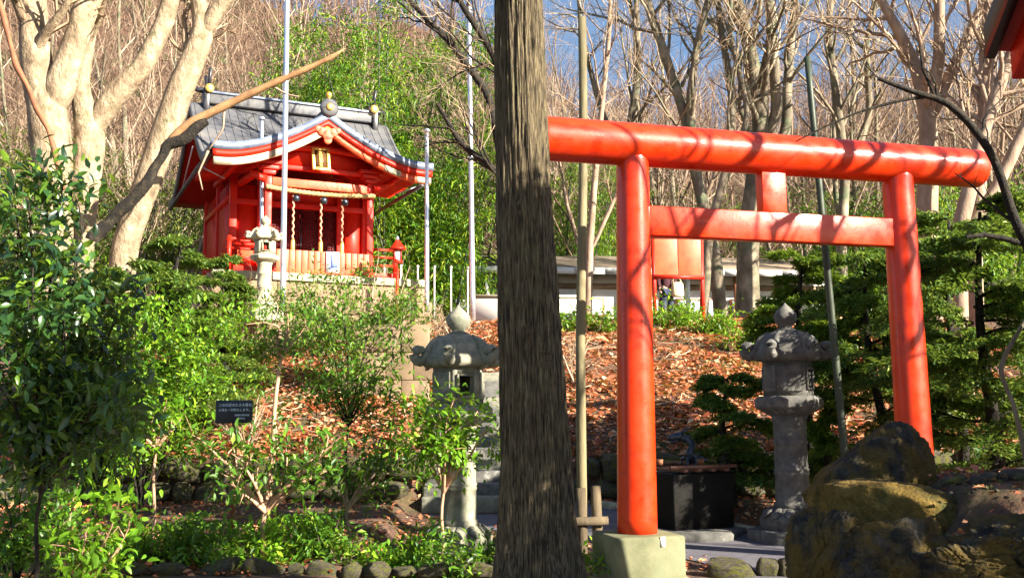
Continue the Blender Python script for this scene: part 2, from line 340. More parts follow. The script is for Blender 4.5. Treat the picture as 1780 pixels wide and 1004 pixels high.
def gz(x, y): return float(G(x, y))
def ground_at(px, d, up=0):
    """a point d metres away on the sight line's vertical plane, standing on the ground"""
    p = P(px, 720, d); return np.array([p[0], p[1], gz(p[0], p[1]) + up])

def axis(parts):
    a = []
    for lo, hi, st in parts: a += list(np.arange(lo, hi, st))
    return np.array(a + [parts[-1][1]])
ax = axis([(-420, -60, 40), (-60, -14, 2.0), (-14, -2, .35), (-2, 1.2, .12), (1.2, 9, .22), (9, 16, .5), (16, 60, 2.0), (60, 420, 40)])
ay = axis([(-300, -20, 40), (-20, 2, 1.5), (2, 15, .25), (15, 16, .06), (16, 27, .25), (27, 44, .7), (44, 104, 2.0), (104, 430, 40)])
X, Y = np.meshgrid(ax, ay); Z = G(X, Y); nx, ny = len(ax), len(ay)
i, j = np.meshgrid(np.arange(nx - 1), np.arange(ny - 1)); q = (j * nx + i).ravel()
me = np_mesh('ground', np.stack([X, Y, Z], -1).reshape(-1, 3), [np.stack([q, q + 1, q + nx + 1, q + nx], -1)])
me.polygons.foreach_set('use_smooth', np.ones(len(me.polygons), dtype=bool))
m = bpy.data.materials.new('earth'); t, b = nodes(m)
n1 = noise(t, 14, 8, .7); r1 = ramp(t, [(.25, (.03, .018, .012)), (.45, (.085, .045, .028)), (.62, (.17, .085, .05)), (.8, (.28, .155, .095))]); t.links.new(n1.outputs[0], r1.inputs[0])
n2 = noise(t, .35, 6, .65); r2 = ramp(t, [(.50, (0, 0, 0)), (.66, (1, 1, 1))]); t.links.new(n2.outputs[0], r2.inputs[0])
n4 = noise(t, 5, 6, .7); r4 = ramp(t, [(.3, (.03, .055, .012)), (.7, (.10, .13, .03))]); t.links.new(n4.outputs[0], r4.inputs[0])
t.links.new(mixc(t, r2.outputs[0], r1.outputs[0], r4.outputs[0]), b.inputs['Base Color']); b.inputs['Roughness'].default_value = .95
n3 = noise(t, 22, 8, .7); bump(t, b, n3.outputs[0], .8, .05); MATS['earth'] = m
obj('ground', me, 'earth', kind='structure')

surf('forecourt', [(.3, (.24, .19, .13)), (.6, (.36, .30, .21))], 5, .9, .5, .01, 90)
rng = np.random.default_rng(7); R = random.Random(7)
# path: asphalt strip that comes through the gate and runs to the steps
L_ = [(2.55, 7.0), (2.3, 8.6), (1.9, 10.6), (1.1, 12.0), (.1, 13.4), (-1.35, 15.05)]; R_ = [(6.2, 7.0), (5.6, 8.6), (4.6, 10.9), (3.3, 12.4), (2.0, 13.6), (.55, 15.05)]
def resample(p, n):
    p = np.array(p, float); s = np.r_[0, np.cumsum(np.linalg.norm(np.diff(p, axis=0), axis=1))]; u = np.linspace(0, s[-1], n)
    return np.stack([np.interp(u, s, p[:, k]) for k in range(p.shape[1])], -1)
pl, pr = resample(L_, 40), resample(R_, 40); Vp = []
for a, c in zip(pl, pr):
    for f in np.linspace(0, 1, 9):
        p = a * (1 - f) + c * f; Vp.append((p[0], p[1], gz(p[0], p[1]) * (1 if p[1] > 9.2 else 0) + .012))
q = (np.arange(39)[:, None] * 9 + np.arange(8)[None]).ravel()
obj('path', np_mesh('path', Vp, [np.stack([q, q + 1, q + 10, q + 9], -1)]), 'asphalt', kind='structure')
fq_ = np.array([(x, y) for y in np.linspace(2.5, 9.85, 12) for x in np.linspace(-9, 1.6, 14)]); q = (np.arange(11)[:, None] * 14 + np.arange(13)[None]).ravel()
obj('pavement', np_mesh('pavement', np.column_stack([fq_, G(fq_[:, 0], fq_[:, 1]) + .008]), [np.stack([q, q + 1, q + 15, q + 14], -1)]), 'forecourt', kind='structure')
kerb = thing('kerb', 'low line of narrow stones edging the far side of the asphalt path', 'kerb', (0, 0, 0))
for k in range(8, 36, 2):
    a, c = pr[k], pr[k + 2]; a3 = (*a, gz(*a) + .03); c3 = (*(a + (c - a) * .96), gz(*c) + .03)
    MB().bar(a3, c3, .10, .12).build('kerb_stone', 'granite_pale', kerb, bevel=.012)

# stone steps
steps = thing('stone_steps', 'flight of grey stone steps climbing the bank behind the left lantern', 'steps', (-.45, 15.2, .25))
for k in range(13):
    MB().box((R.uniform(-.02, .02), .18 + k * .36, -.02 + k * .165 - .06), (1.78, .44, .30)).build('step', 'granite_dark' if k % 3 else 'granite_light', steps, bevel=.02)
for sx in (-.98,):
    pass
# tan blocks of the retaining wall beside the steps
tw = thing('block_wall', 'tan stone block retaining wall behind the left stone lantern', 'wall', P(705, 690, 18.6), .04)
zw = P(705, 690, 18.6)[2]; ztop = P(705, 570, 18.6)[2]; hh = (ztop - zw + .25) / 3
for r_ in range(3):
    for c_ in range(3):
        x0 = -.82 + c_ * .5 + (.22 if r_ == 1 else 0)
        MB().box((x0, R.uniform(-.012, .012), hh * (r_ + .5) - .2), (.495, .34, hh - .008)).build('block', 'tan_block', tw, bevel=.012)
MB().box((.42, -.186, .55), (.05, .02, .12)).build('drain_hole', 'black_lacquer', tw)

def stone_mesh(seed, sub=3, amp=.22, flat=0.0):
    bm = bmesh.new(); bmesh.ops.create_icosphere(bm, subdivisions=sub, radius=1.0); o = Vector((seed * 7.3, seed * 3.1, seed))
    rr_ = random.Random(seed); pls = [(Vector((rr_.gauss(0, 1), rr_.gauss(0, 1), rr_.gauss(0, 1))).normalized(), rr_.uniform(.62, .9)) for _ in range(9)]
    for v in bm.verts:
        for nn, dd in pls:
            e = v.co.dot(nn) - dd
            if e > 0: v.co -= nn * e
        p = v.co.copy(); k = 1 + amp * mnoise.noise(p * 1.1 + o) + amp * .5 * mnoise.noise(p * 2.7 + o)
        q = Vector([math.copysign(abs(c) ** .72, c) for c in p]); v.co = q * k
        if flat and v.co.z < -flat: v.co.z = -flat
    me = bpy.data.meshes.new('stone'); bm.to_mesh(me); bm.free()
    me.polygons.foreach_set('use_smooth', np.ones(len(me.polygons), dtype=bool)); return me
STONES = [stone_mesh(s) for s in range(6)]
for s in STONES: s.materials.append(MATS['wall_stone'])
def stone_row(root, x0, x1, y, rows, w, h, z0=None):
    for r_ in range(rows):
        x = x0 + R.uniform(0, .2)
        while x < x1:
            ww = w * R.uniform(.5, 1.55); hh = h * R.uniform(.65, 1.3)
            o = bpy.data.objects.new('stone', R.choice(STONES)); COL.objects.link(o); o.parent = root
            zz = (gz(x, y - .3) if z0 is None else z0) + h * (r_ * .92 + .42)
            o.location = Vector((x + ww / 2, y + r_ * .07 + R.uniform(-.04, .04), zz)) - root.location
            o.scale = (ww / 2, w * .42, hh / 2); o.rotation_euler = (R.uniform(-.3, .3), R.uniform(-.4, .4), R.uniform(-.5, .5))
            x += ww * .96
r1 = thing('stone_wall', 'low mossy stone retaining wall along the foot of the bank, left of the steps', 'wall', (-5, 15.3, .25)); stone_row(r1, -9.5, -1.6, 15.3, 2, .46, .36)
r2 = thing('stone_wall', 'low mossy stone retaining wall behind the black water basin', 'wall', (3, 15.3, .25)); stone_row(r2, .75, 7.5, 15.3, 2, .46, .36)
r3 = thing('stone_edging', 'row of flat stones edging the planted bed at the bottom left', 'edging', (-3, 10.15, 0)); stone_row(r3, -6.2, -.4, 10.15, 1, .34, .15, z0=-.045)
r4 = thing('stone_edging', 'few rough stones along the near edge of the path beside the gate footing', 'edging', (2.2, 10.0, 0)); stone_row(r4, 1.68, 2.5, 9.75, 1, .34, .16)

# dead leaves on bank and bed: nobody could count them
def scatter_litter(n, x0, x1, y0, y1, seed, size=.075, keep=None):
    g = np.random.default_rng(seed); x = g.uniform(x0, x1, n); y = g.uniform(y0, y1, n)
    cl = np.sin(x * 1.7 + 2 * np.sin(y * .9)) * np.sin(y * 2.3 + x) * .5 + g.random(n); ok = cl > .26
    pth = np.interp(y, pl[:, 1], pl[:, 0]); pth2 = np.interp(y, pr[:, 1], pr[:, 0])
    ok &= ~((y < 15.1) & (y > 7) & (x > pth + .05 + .3 * g.random(n) ** 3) & (x < pth2 - .05 - .2 * g.random(n) ** 3))
    ok &= ~((x > -1.4) & (x < .5) & (y > 14.9) & (y < 20))
    if keep is not None: ok &= keep(x, y, g)
    x, y = x[ok], y[ok]; n = len(x); z = G(x, y) + .006 + .035 * g.random(n)
    th = g.uniform(0, 6.283, n); d = np.stack([np.cos(th), np.sin(th), g.normal(0, .35, n)], -1)
    nr = np.stack([g.normal(0, .5, n), g.normal(-.1, .5, n), np.ones(n)], -1); L = size * np.exp(g.normal(-.05, .38, n))
    return leaf_mesh('fallen_leaves', np.stack([x, y, z], -1), d, nr, L, L * .6)
tag(obj('fallen_leaves', scatter_litter(120000, -9, 11, 15.4, 25.5, 1, .092), 'dead_leaf'), 'red brown fallen leaves covering the bank', 'leaves', kind='stuff')
tag(obj('fallen_leaves', scatter_litter(17000, -8, 7.5, 9.9, 15.2, 2, .06), 'dead_leaf'), 'brown fallen leaves over the planted bed and path edges', 'leaves', kind='stuff')
tag(obj('fallen_leaves', scatter_litter(2600, 1.9, 6, 4.8, 8.4, 3, .045, lambda x, y, g: g.random(len(x)) < .6), 'dead_leaf'), 'dry leaves and bits scattered over the earth mound beside the rocks', 'leaves', kind='stuff')

def ground_twigs(n, seed):
    g = np.random.default_rng(seed); mb = MB()
    for k in range(n):
        x, y, a, L = g.uniform(-8, 9), g.uniform(15.6, 24.5), g.uniform(0, 6.28), g.uniform(.15, .9)
        if -1.5 < x < .6 and y < 20: continue
        q = np.array([(x + math.cos(a + e) * L * s_, y + math.sin(a + e) * L * s_) for s_, e in ((0, 0), (.33, .1), (.66, -.12), (1, .08))]); z = G(q[:, 0], q[:, 1]) + .04 + g.uniform(0, .05, 4)
        mb.tube(np.column_stack([q, z]), [.010, .009, .006, .003], 4, cap=False)
    return mb.mesh('fallen_twigs')
tag(obj('fallen_twigs', ground_twigs(700, 21), 'twig'), 'dry fallen twigs lying among the leaves on the bank', 'twigs', kind='stuff')
OCT = (np.array([[1, 0, 0], [-1, 0, 0], [0, 1, 0], [0, -1, 0], [0, 0, .6], [0, 0, -.6]]), np.array([[0, 2, 4], [2, 1, 4], [1, 3, 4], [3, 0, 4], [2, 0, 5], [1, 2, 5], [3, 1, 5], [0, 3, 5]]))
g_ = np.random.default_rng(12); nn_ = 2600; gx = g_.uniform(1.9, 6, nn_); gy = g_.uniform(4.7, 8.5, nn_); th_ = g_.uniform(0, 6.28, nn_); sz_ = .008 + .022 * g_.random(nn_) ** 3
tag(obj('gravel', leaf_mesh('gravel', np.stack([gx, gy, G(gx, gy) + sz_ * .2], -1), np.stack([np.cos(th_), np.sin(th_), 0 * th_ + .1], -1), np.tile([0, .1, 1.0], (nn_, 1)), sz_, sz_ * .8, OCT), 'wall_stone'), 'gravel and grit strewn over the earth mound', 'gravel', kind='stuff')

# ------------------------------------------------------------------ torii gate
A = P(1108, 925, 9.6); B_ = P(1592, 800, 10.45)
gdir = np.array([B_[0] - A[0], B_[1] - A[1]]); span = float(np.linalg.norm(gdir)); gang = math.atan2(gdir[1], gdir[0])
gate = thing('torii_gate', 'large glossy vermilion torii gate standing over the path', 'gate', (A[0], A[1], gz(A[0], A[1])), gang)
g0 = gate.location.z; zb = A[2] - g0                          # top of the footing
ztop = P(1098, 251, 9.6)[2] - g0                              # axis of the top beam
for k, xx in enumerate((0, span)):
    lean = .02 if k == 0 else -.02
    n = 26; zs = np.linspace(zb - .02, ztop - .02, n); rr = np.linspace(.184, .154, n)
    MB().tube(np.stack([xx + lean * (zs - zb) * .5, 0 * zs, zs], -1), rr, 40).build('pillar', 'vermilion', gate, smooth=True)
    ft = MB().box((xx, 0, zb / 2 - .15), (.66, .66, zb + .3)).build('footing', 'concrete', gate, bevel=.03)
rk = .205; e0, e1 = -1.02, span + 1.0
xs = np.r_[e0, e0 + .015, np.linspace(e0 + .04, e1 - .04, 40), e1 - .015, e1]; rad = np.r_[rk - .05, rk - .015, np.linspace(rk + .004, rk - .002, 40), rk - .015, rk - .05]
MB().tube(np.stack([xs, 0 * xs, np.full(len(xs), ztop) - .0], -1), rad, 48).build('top_beam', 'vermilion', gate, smooth=True)
zn = P(1135, 385, 9.65)[2] - g0
MB().box((span / 2, 0, zn), (span - .1, .15, .285)).build('tie_beam', 'vermilion', gate, bevel=.008)
MB().box((span / 2, 0, (zn + .143 + ztop - .17) / 2), (.27, .13, ztop - .17 - zn - .143 + .04)).build('strut', 'vermilion', gate, bevel=.008)
MB().box((.1, -.332, zb - .05), (.045, .006, .09)).build('paint_chip', 'white_plaster', gate)

# ------------------------------------------------------------------ stone lanterns
def lantern(loc, rz, H, label, mat, matcap, kind='big', group=None):
    """hexagonal lantern, H metres tall, local height in units of H"""
    t = thing('stone_lantern', label, 'lantern', loc, rz, group); s = H
    def lo(name, prof, n=6, ph=0, m=mat, smooth=False, bev=.012, fn=None): return MB().lathe([(r * s, z * s) for r, z in prof], n, ph=ph, fn=fn).build(name, m, t, smooth=smooth, bevel=bev if not smooth else 0)
    lo('plinth', [(.195, -.06), (.195, .05)], 6); 
    ft = lo('foot', [(.140, .044), (.142, .095), (.130, .108), (.090, .138)], 6)
    for k in range(12):                                            # lotus petals on the foot
        a = k * math.pi / 6 + .26; c = np.array([math.cos(a), math.sin(a)])
        pm = MB(); pm.tube([(c[0] * .133 * s, c[1] * .133 * s, .098 * s), (c[0] * .118 * s, c[1] * .118 * s, .115 * s), (c[0] * .090 * s, c[1] * .090 * s, .138 * s)], [.010 * s, .026 * s, .010 * s], 8, flat=.35)
        pm.build('petal', mat, ft, smooth=True)
    sh = [(.082, .134), (.078, .155), (.071, .162), (.069, .27), (.073, .274), (.073, .282), (.070, .286), (.073, .290), (.073, .298), (.069, .302), (.068, .40), (.072, .404), (.072, .415), (.068, .42), (.069, .50), (.078, .522)]
    lo('shaft', sh, 28, smooth=True)
    lo('platform', [(.078, .518), (.128, .545), (.144, .556), (.146, .590), (.125, .604)], 6 if kind == 'big' else 6)
    # fire box: six sides, three of them with a square window
    box = thing_part('fire_box', t); r = .106 * s; z0, z1 = .602 * s, .752 * s; ap = r * math.cos(math.pi / 6); wd = r
    for k in range(6):
        a = math.pi / 6 + k * math.pi / 3; M = np.array([[math.cos(a + math.pi / 2), math.cos(a), 0], [math.sin(a + math.pi / 2), math.sin(a), 0], [0, 0, 1]])
        c = lambda u, z: M @ np.array([u, ap - .018 * s, 0]) + np.array([0, 0, z])
        mb = MB(); th = .034 * s
        if k % 3 == 0:
            wh = .068 * s; zh0, zh1 = z0 + .032 * s, z1 - .034 * s; e = (wd - wh) / 2
            mb.box(c(-(wh + e) / 2, (z0 + z1) / 2), (e, th, z1 - z0), M=M); mb.box(c((wh + e) / 2, (z0 + z1) / 2), (e, th, z1 - z0), M=M)
            mb.box(c(0, (z0 + zh0) / 2), (wh, th * .98, zh0 - z0), M=M); mb.box(c(0, (z1 + zh1) / 2), (wh, th * .98, z1 - zh1), M=M)
            f = mb.build('window_side', mat, t)
            fr = MB(); q_ = .008 * s; zc = (zh0 + zh1) / 2; off = M @ np.array([0, .022 * s, 0])
            for du, dz, a_, b_ in ((-wh / 2, 0, q_, zh1 - zh0 + q_), (wh / 2, 0, q_, zh1 - zh0 + q_), (0, (zh1 - zh0) / 2, wh - q_, q_), (0, -(zh1 - zh0) / 2, wh - q_, q_)):
                fr.box(c(du, zc + dz) + off, (a_, .012 * s, b_), M=M)
            fr.build('window_frame', mat, f)
        else:
            mb.box(c(0, (z0 + z1) / 2), (wd, th, z1 - z0), M=M); f = mb.build('side', mat, t)
            rl = MB(); rl.box(c(0, (z0 + z1) / 2) + M @ np.array([0, .020 * s, 0]), (wd * .74, .008 * s, (z1 - z0) * .72), M=M); rl.build('relief_panel', mat, f, bevel=.004)
    MB().lathe([(.09 * s, z0 - .002), (.09 * s, z0 + .012)], 6).build('sill', mat, t)
    # cap: hexagonal dome with six scrolled ribs
    hexf = lambda q, i: 1.0
    def capr(q, i):
        a = (q % (math.pi / 3)) - math.pi / 6; sharp = [1, 1, 1, .9, .7, .5, .3, .15, 0][min(i, 8)]
        return 1 + sharp * (math.cos(math.pi / 6) / math.cos(a) - 1) + (.05 * sharp * (abs(a) / (math.pi / 6)) ** 4)
    prof = [(.10, .748), (.136, .754), (.146, .766), (.144, .785), (.130, .800), (.118, .826), (.098, .856), (.068, .876), (.042, .884)]
    cap = MB().lathe([(r_ * s, z * s) for r_, z in prof], 48, fn=capr).build('cap', matcap, t, smooth=True)
    cap.modifiers.new('edge', 'EDGE_SPLIT').split_angle = math.radians(50)
    for k in range(6):
        a = k * math.pi / 3; c = math.cos(a); q_ = math.sin(a)
        pr_ = [(.075, .874), (.108, .848), (.124, .818), (.136, .790), (.152, .772), (.172, .776), (.184, .796), (.176, .818), (.158, .820), (.151, .806)]
        MB().tube([(r_ * c * s, r_ * q_ * s, z * s) for r_, z in resample(pr_, 18)], np.r_[np.linspace(.008, .019, 8), np.linspace(.021, .020, 10)] * s, 10).build('scroll', matcap, cap, smooth=True)
    lo('finial', [(.042, .876), (.046, .886), (.026, .896), (.028, .903), (.044, .918), (.050, .940), (.046, .958), (.026, .978), (.009, .993), (.002, 1.003)], 24, smooth=True, m=matcap)
    return t
def thing_part(name, t): return None
lp = ground_at(797, 12.2); yl = math.radians(17 - 90 + 30)
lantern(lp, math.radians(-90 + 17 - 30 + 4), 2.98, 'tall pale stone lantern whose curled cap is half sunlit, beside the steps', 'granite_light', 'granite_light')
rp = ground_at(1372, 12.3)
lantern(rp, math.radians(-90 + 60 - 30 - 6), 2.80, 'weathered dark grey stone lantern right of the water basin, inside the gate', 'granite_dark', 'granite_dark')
sp = P(458, 548, 21.4)
lantern(sp, math.radians(-90 + 20 - 30), 2.13, 'small pale stone lantern in front of the red shrine', 'granite_pale', 'granite_pale', 'small')

# ------------------------------------------------------------------ water basin, spout, ladle rest
bp = ground_at(1188, 13.0); br = math.radians(24)
bs = thing('water_basin', 'black stone water basin with a plank lid frame behind the left pillar', 'basin', bp, br)
MB().box((0, 0, .36), (.86, .80, .72), taper=1.07).build('basin', 'black_stone', bs, bevel=.02)
MB().box((0, 0, .728), (.76, .70, .012)).build('water', 'water', bs)
for k in range(4): MB().box((-.30 + k * .20, -.03, .752), (.07, .90, .035)).build('slat', 'wet_wood', bs, bevel=.006)
for yy in (-.40, .40): MB().box((0, yy, .79), (.96, .06, .04)).build('rail', 'wet_wood', bs, bevel=.006)
pl_ = MB().lathe([(.78, -.12), (.80, .02), (.76, .05)], 26, fn=lambda q, i: 1 + .10 * math.sin(3 * q + 1) + .05 * math.sin(7 * q)).build('stone_apron', 'granite_dark', bs)
dr = thing('dragon_spout', 'small dark bronze dragon perched on the black water basin', 'statue', (bp[0] + .10, bp[1] + .05, bp[2] + .81), math.radians(190))
bdy = resample([(-.22, .02, .03), (-.10, -.06, .06), (.02, .02, .05), (.06, .06, .12), (.0, .03, .22), (.05, 0, .30), (.15, 0, .33)], 30)
d0 = MB().tube(bdy, np.r_[np.linspace(.015, .055, 12), np.linspace(.055, .045, 12), np.linspace(.045, .05, 6)], 12).build('body', 'bronze', dr, smooth=True)
hd = MB().tube([(.10, 0, .32), (.16, 0, .345), (.22, 0, .335), (.29, 0, .32), (.31, 0, .315)], [.035, .06, .05, .035, .015], 10).build('head', 'bronze', dr, smooth=True)
MB().tube([(.16, 0, .30), (.22, 0, .275), (.28, 0, .265)], [.03, .025, .012], 8).build('jaw', 'bronze', hd, smooth=True)
for s_ in (-1, 1):
    MB().tube([(.13, .03 * s_, .37), (.08, .05 * s_, .42), (.0, .07 * s_, .45)], [.014, .011, .004], 6).build('horn', 'bronze', hd, smooth=True)
    MB().tube([(.28, .02 * s_, .32), (.33, .07 * s_, .36), (.30, .10 * s_, .40)], [.006, .005, .002], 5).build('whisker', 'bronze', hd, smooth=True)
    for xx in (-.05, .06): MB().tube([(xx, .04 * s_, .08), (xx + .04, .10 * s_, .06), (xx + .03, .11 * s_, .0), (xx + .08, .12 * s_, -.01)], [.026, .022, .016, .01], 7).build('leg', 'bronze', dr, smooth=True)
for k in range(7):
    p = bdy[6 + k * 3]; MB().tube([p + [0, 0, .02], p + [-.03, 0, .09]], [.02, .003], 5).build('spine', 'bronze', d0, smooth=True)
for k in range(2):
    ld = thing('ladle', ('wooden ladle lying across the basin rails near its left side', 'wooden ladle lying across the basin rails near the dragon')[k], 'ladle', (bp[0] - .35 + k * .5, bp[1] - .25, bp[2] + .81), .5 + k * .4)
    MB().lathe([(.04, 0), (.045, .07), (.038, .07), (.034, .012)], 14).build('cup', 'brown_wood', ld, smooth=True); MB().bar((0.03, 0, .05), (.42, 0, .03), .014, .012).build('handle', 'old_wood', ld)

# ------------------------------------------------------------------ poles, rail, signs
def pole(name, label, a, b, r0, r1, mat, cat='pole', n=12, wob=0.0, group=None, extra=None):
    t = thing(name, label, cat, a, 0, group); a = np.asarray(a); b = np.asarray(b); q = np.linspace(0, 1, 14)
    pts = np.outer(q, b - a) + np.stack([wob * np.sin(q * 9 + 1), wob * np.cos(q * 7), 0 * q], -1)
    MB().tube(pts, np.linspace(r0, r1, 14), n).build('shaft', mat, t, smooth=True)
    if extra: extra(t, b - a)
    return t
def ring(mat, r, h, nm):
    return lambda t, e: MB().lathe([(r, -h), (r, 0), (r * .5, h * .6)], 14, c=e).build(nm, mat, t, smooth=True)
def pbase(px, d): p = ground_at(px, d); p[2] -= .15; return p
pole('wooden_pole', 'tall straight wooden pole between the big trunk and the torii pillar', pbase(1005, 10.9), P(1013, 30, 10.9), .055, .045, 'old_wood', wob=.012)
pole('bamboo_pole', 'slanting dark green bamboo pole behind the torii gate', pbase(1474, 11.6), P(1403, 100, 11.6), .048, .036, 'bamboo_pole')
cp = ring('steel', .075, .05, 'cap')
pole('flagpole', 'tallest steel flagpole, standing right of the small pale stone lantern', P(491, 548, 21.8), P(500, -60, 21.8), .066, .055, 'steel', extra=cp)
pole('flagpole', 'tall steel flagpole just left of the big dark trunk', P(822, 557, 23.5), P(815, 14, 23.5), .066, .05, 'steel', extra=cp)
pole('flagpole', 'shorter steel flagpole right of the red shrine', P(742, 542, 23.0), P(742, 226, 23.0), .055, .045, 'steel', extra=cp)
pole('flagpole', 'short steel pole rising behind the small pale stone lantern', P(456, 520, 22.9), P(455, 205, 22.9), .055, .045, 'steel', extra=cp)
fr = thing('rail_fence', 'short rustic log rail fence at the foot of the big trunk', 'fence', ground_at(1018, 10.3))
for k, (dx, h) in enumerate(((-.06, .78), (.09, .80))): MB().tube([(dx, .03 * k, -.2), (dx + .01, .03 * k, h * .5), (dx, .03 * k, h)], [.055, .052, .05], 10).build('post', 'log_wood', fr, smooth=True)
MB().tube([(-.6, -.05, .44), (-.1, -.06, .46), (.20, -.05, .47)], [.042, .045, .04], 10).build('rail', 'log_wood', fr, smooth=True)

def text_mesh(body, size, name, parent, mat, loc, rot, extrude=.001, align='LEFT', label=None):
    c = bpy.data.curves.new(name, 'FONT'); c.body = body; c.size = size; c.extrude = extrude; c.align_x = align; c.resolution_u = 3
    o = bpy.data.objects.new(name, c); COL.objects.link(o); bpy.context.view_layer.update()
    me = bpy.data.meshes.new_from_object(o.evaluated_get(bpy.context.evaluated_depsgraph_get())); bpy.data.objects.remove(o)
    me.materials.clear(); r = obj(name, me, mat, parent, loc=loc); r.rotation_euler = rot; return r
sg = P(407, 715, 12.6); sb = np.array([sg[0], sg[1], gz(sg[0], sg[1])])
sgn = thing('warning_sign', 'small black warning sign with pale blue lettering on a wooden post', 'sign', sb, math.radians(-4)); zc = sg[2] - sb[2]
bd = MB().box((0, 0, zc), (.46, .022, .28)).build('board', 'sign_black', sgn, bevel=.004)
MB().box((.0, .035, zc / 2 - .07), (.055, .045, zc + .1)).build('post', 'brown_wood', sgn)
MB().box((-.238, .0, zc - .09), (.012, .028, .10)).build('edge_strip', 'cream', sgn)
for body, sz, x, z in (('この付近のたき火等の', .0415, -.192, .065), ('火気を一切禁止します。', .0375, -.192, .008), ('箱根町消防本部', .026, .012, -.052), ('箱根神社', .026, .040, -.092)):
    text_mesh(body, sz, 'lettering', bd, 'sign_text', (x, -.0125, zc + z), (math.pi / 2, 0, 0))

nb0 = P(1181, 555, 24.6); nb0 = np.array([nb0[0], nb0[1], gz(nb0[0], nb0[1])]); nbt = P(1181, 412, 24.6)[2] - nb0[2]; nbb = P(1181, 480, 24.6)[2] - nb0[2]
nb = thing('notice_board', 'red notice board on two posts seen under the torii beam', 'notice board', nb0, math.radians(8))
for k in (-1, 0): MB().box((-.295 + (k + 1) * .59, 0, (nbt + nbb) / 2), (.575, .05, nbt - nbb)).build('panel', 'vermilion_pale', nb, bevel=.006)
MB().box((0, -.02, nbb - .02), (1.28, .09, .09)).build('bottom_rail', 'vermilion_flat', nb); MB().box((0, -.02, nbt + .03), (1.28, .12, .09)).build('top_rail', 'vermilion_flat', nb)
for s_ in (-1, 1): MB().box((s_ * .60, .02, nbt / 2 - .1), (.085, .085, nbt + .25)).build('post', 'vermilion_flat', nb)

rl = P(690, 560, 22.6); rb = np.array([rl[0], rl[1], min(rl[2], gz(rl[0], rl[1]))]); rt = P(690, 432, 22.6)[2] - rb[2]
red = thing('lamp_post', 'small red wooden roofed lamp on a red post beside the shrine', 'lamp', rb, .25)
MB().box((0, 0, (rt - .45) / 2), (.10, .10, rt - .45)).build('post', 'vermilion_flat', red)
hb = thing_part('x', red); MB().box((0, 0, rt - .30), (.30, .30, .04)).build('shelf', 'vermilion_flat', red)
cg = MB()
for sx in (-1, 1):
    for sy in (-1, 1): cg.box((sx * .11, sy * .11, rt - .16), (.03, .03, .26))
cg.box((0, -.11, rt - .04), (.2, .03, .03)).box((0, -.11, rt - .27), (.2, .03, .03)).box((-.11, 0, rt - .04), (.03, .2, .03)).box((.11, 0, rt - .04), (.03, .2, .03))
cg.build('lamp_frame', 'deep_red', red); MB().box((0, 0, rt - .16), (.19, .19, .22)).build('pane', 'glass_white', red)
MB().lathe([(.36, rt - .02), (.34, rt + .01), (.22, rt + .07), (.10, rt + .17), (.05, rt + .2)], 4, ph=math.pi / 4).build('roof', 'vermilion_flat', red); MB().lathe([(.045, rt + .19), (.06, rt + .23), (.02, rt + .29)], 10).build('finial', 'steel', red, smooth=True)
red.scale = (.68, .68, 1.0)
rs = P(425, 490, 23.9)
red2 = thing('lamp_post', 'red roofed lamp at the left corner of the shrine platform', 'lamp', rs, .2)
MB().box((0, 0, .2), (.24, .24, .5)).build('post', 'vermilion_flat', red2); MB().box((0, 0, .5), (.52, .52, .07)).build('shelf', 'vermilion_flat', red2); MB().box((0, 0, .68), (.36, .36, .30)).build('lamp_box', 'vermilion_pale', red2, bevel=.02)
MB().box((0, 0, .86), (.50, .50, .06)).build('roof', 'vermilion_flat', red2); MB().lathe([(.20, .89), (.16, .98), (.03, 1.08)], 10).build('finial', 'vermilion_flat', red2, smooth=True)

# ------------------------------------------------------------------ red shrine
SZ = 4.62; pc = (-4.13, 22.54)
shrine = thing('shrine', 'red wooden shrine with curved dark roof and gilded plaque on the rise', 'shrine', (pc[0], pc[1], SZ), math.radians(26))
EZ, PK, RZ_, HW, YR, YB = 2.56, 1.0, 1.92, 2.54, 3.4, 6.6       # eave, front peak, ridge heights, half width, ridge and back edge
def gab(x): return PK * np.clip(1 - np.abs(x) / HW, 0, 1) ** 1.75 + .05 * (np.abs(x) / HW) ** 6
def mainr(y):
    f = np.clip((y - .9) / (YR - .9), 0, 1) ** 1.45 * RZ_; k = np.clip((YB - y) / (YB - YR), 0, 1); bk = k ** 1.4 * (RZ_ + .25) - .25
    return np.where(y < YR, f, bk)
def rz(x, y):
    a, c = gab(x) * (1 - smoothstep(YR + .2, YR + 1.4, y)), mainr(y); h = .10
    m = np.maximum(a, c); d = np.abs(a - c); return EZ + m + np.where(d < h, (h - d) ** 2 / (4 * h), 0) * (y < YR)
nxs, nys = 61, 61; xs = np.linspace(-HW, HW, nxs); ys = np.linspace(0, YB, nys); Xr, Yr = np.meshgrid(xs, ys); Zr = rz(Xr, Yr)
top = np.stack([Xr, Yr, Zr + .13], -1).reshape(-1, 3); bot = np.stack([Xr * .985, .03 + Yr * .99, Zr], -1).reshape(-1, 3)
q = (np.arange(nys - 1)[:, None] * nxs + np.arange(nxs - 1)[None]).ravel(); n0 = nxs * nys
roof = obj('roof', np_mesh('roof', top, [np.stack([q, q + 1, q + nxs + 1, q + nxs], -1)]), 'copper_roof', shrine)
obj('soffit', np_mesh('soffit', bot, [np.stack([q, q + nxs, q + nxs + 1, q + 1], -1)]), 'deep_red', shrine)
for me_ in (roof.data,): me_.polygons.foreach_set('use_smooth', np.ones(len(me_.polygons), dtype=bool))
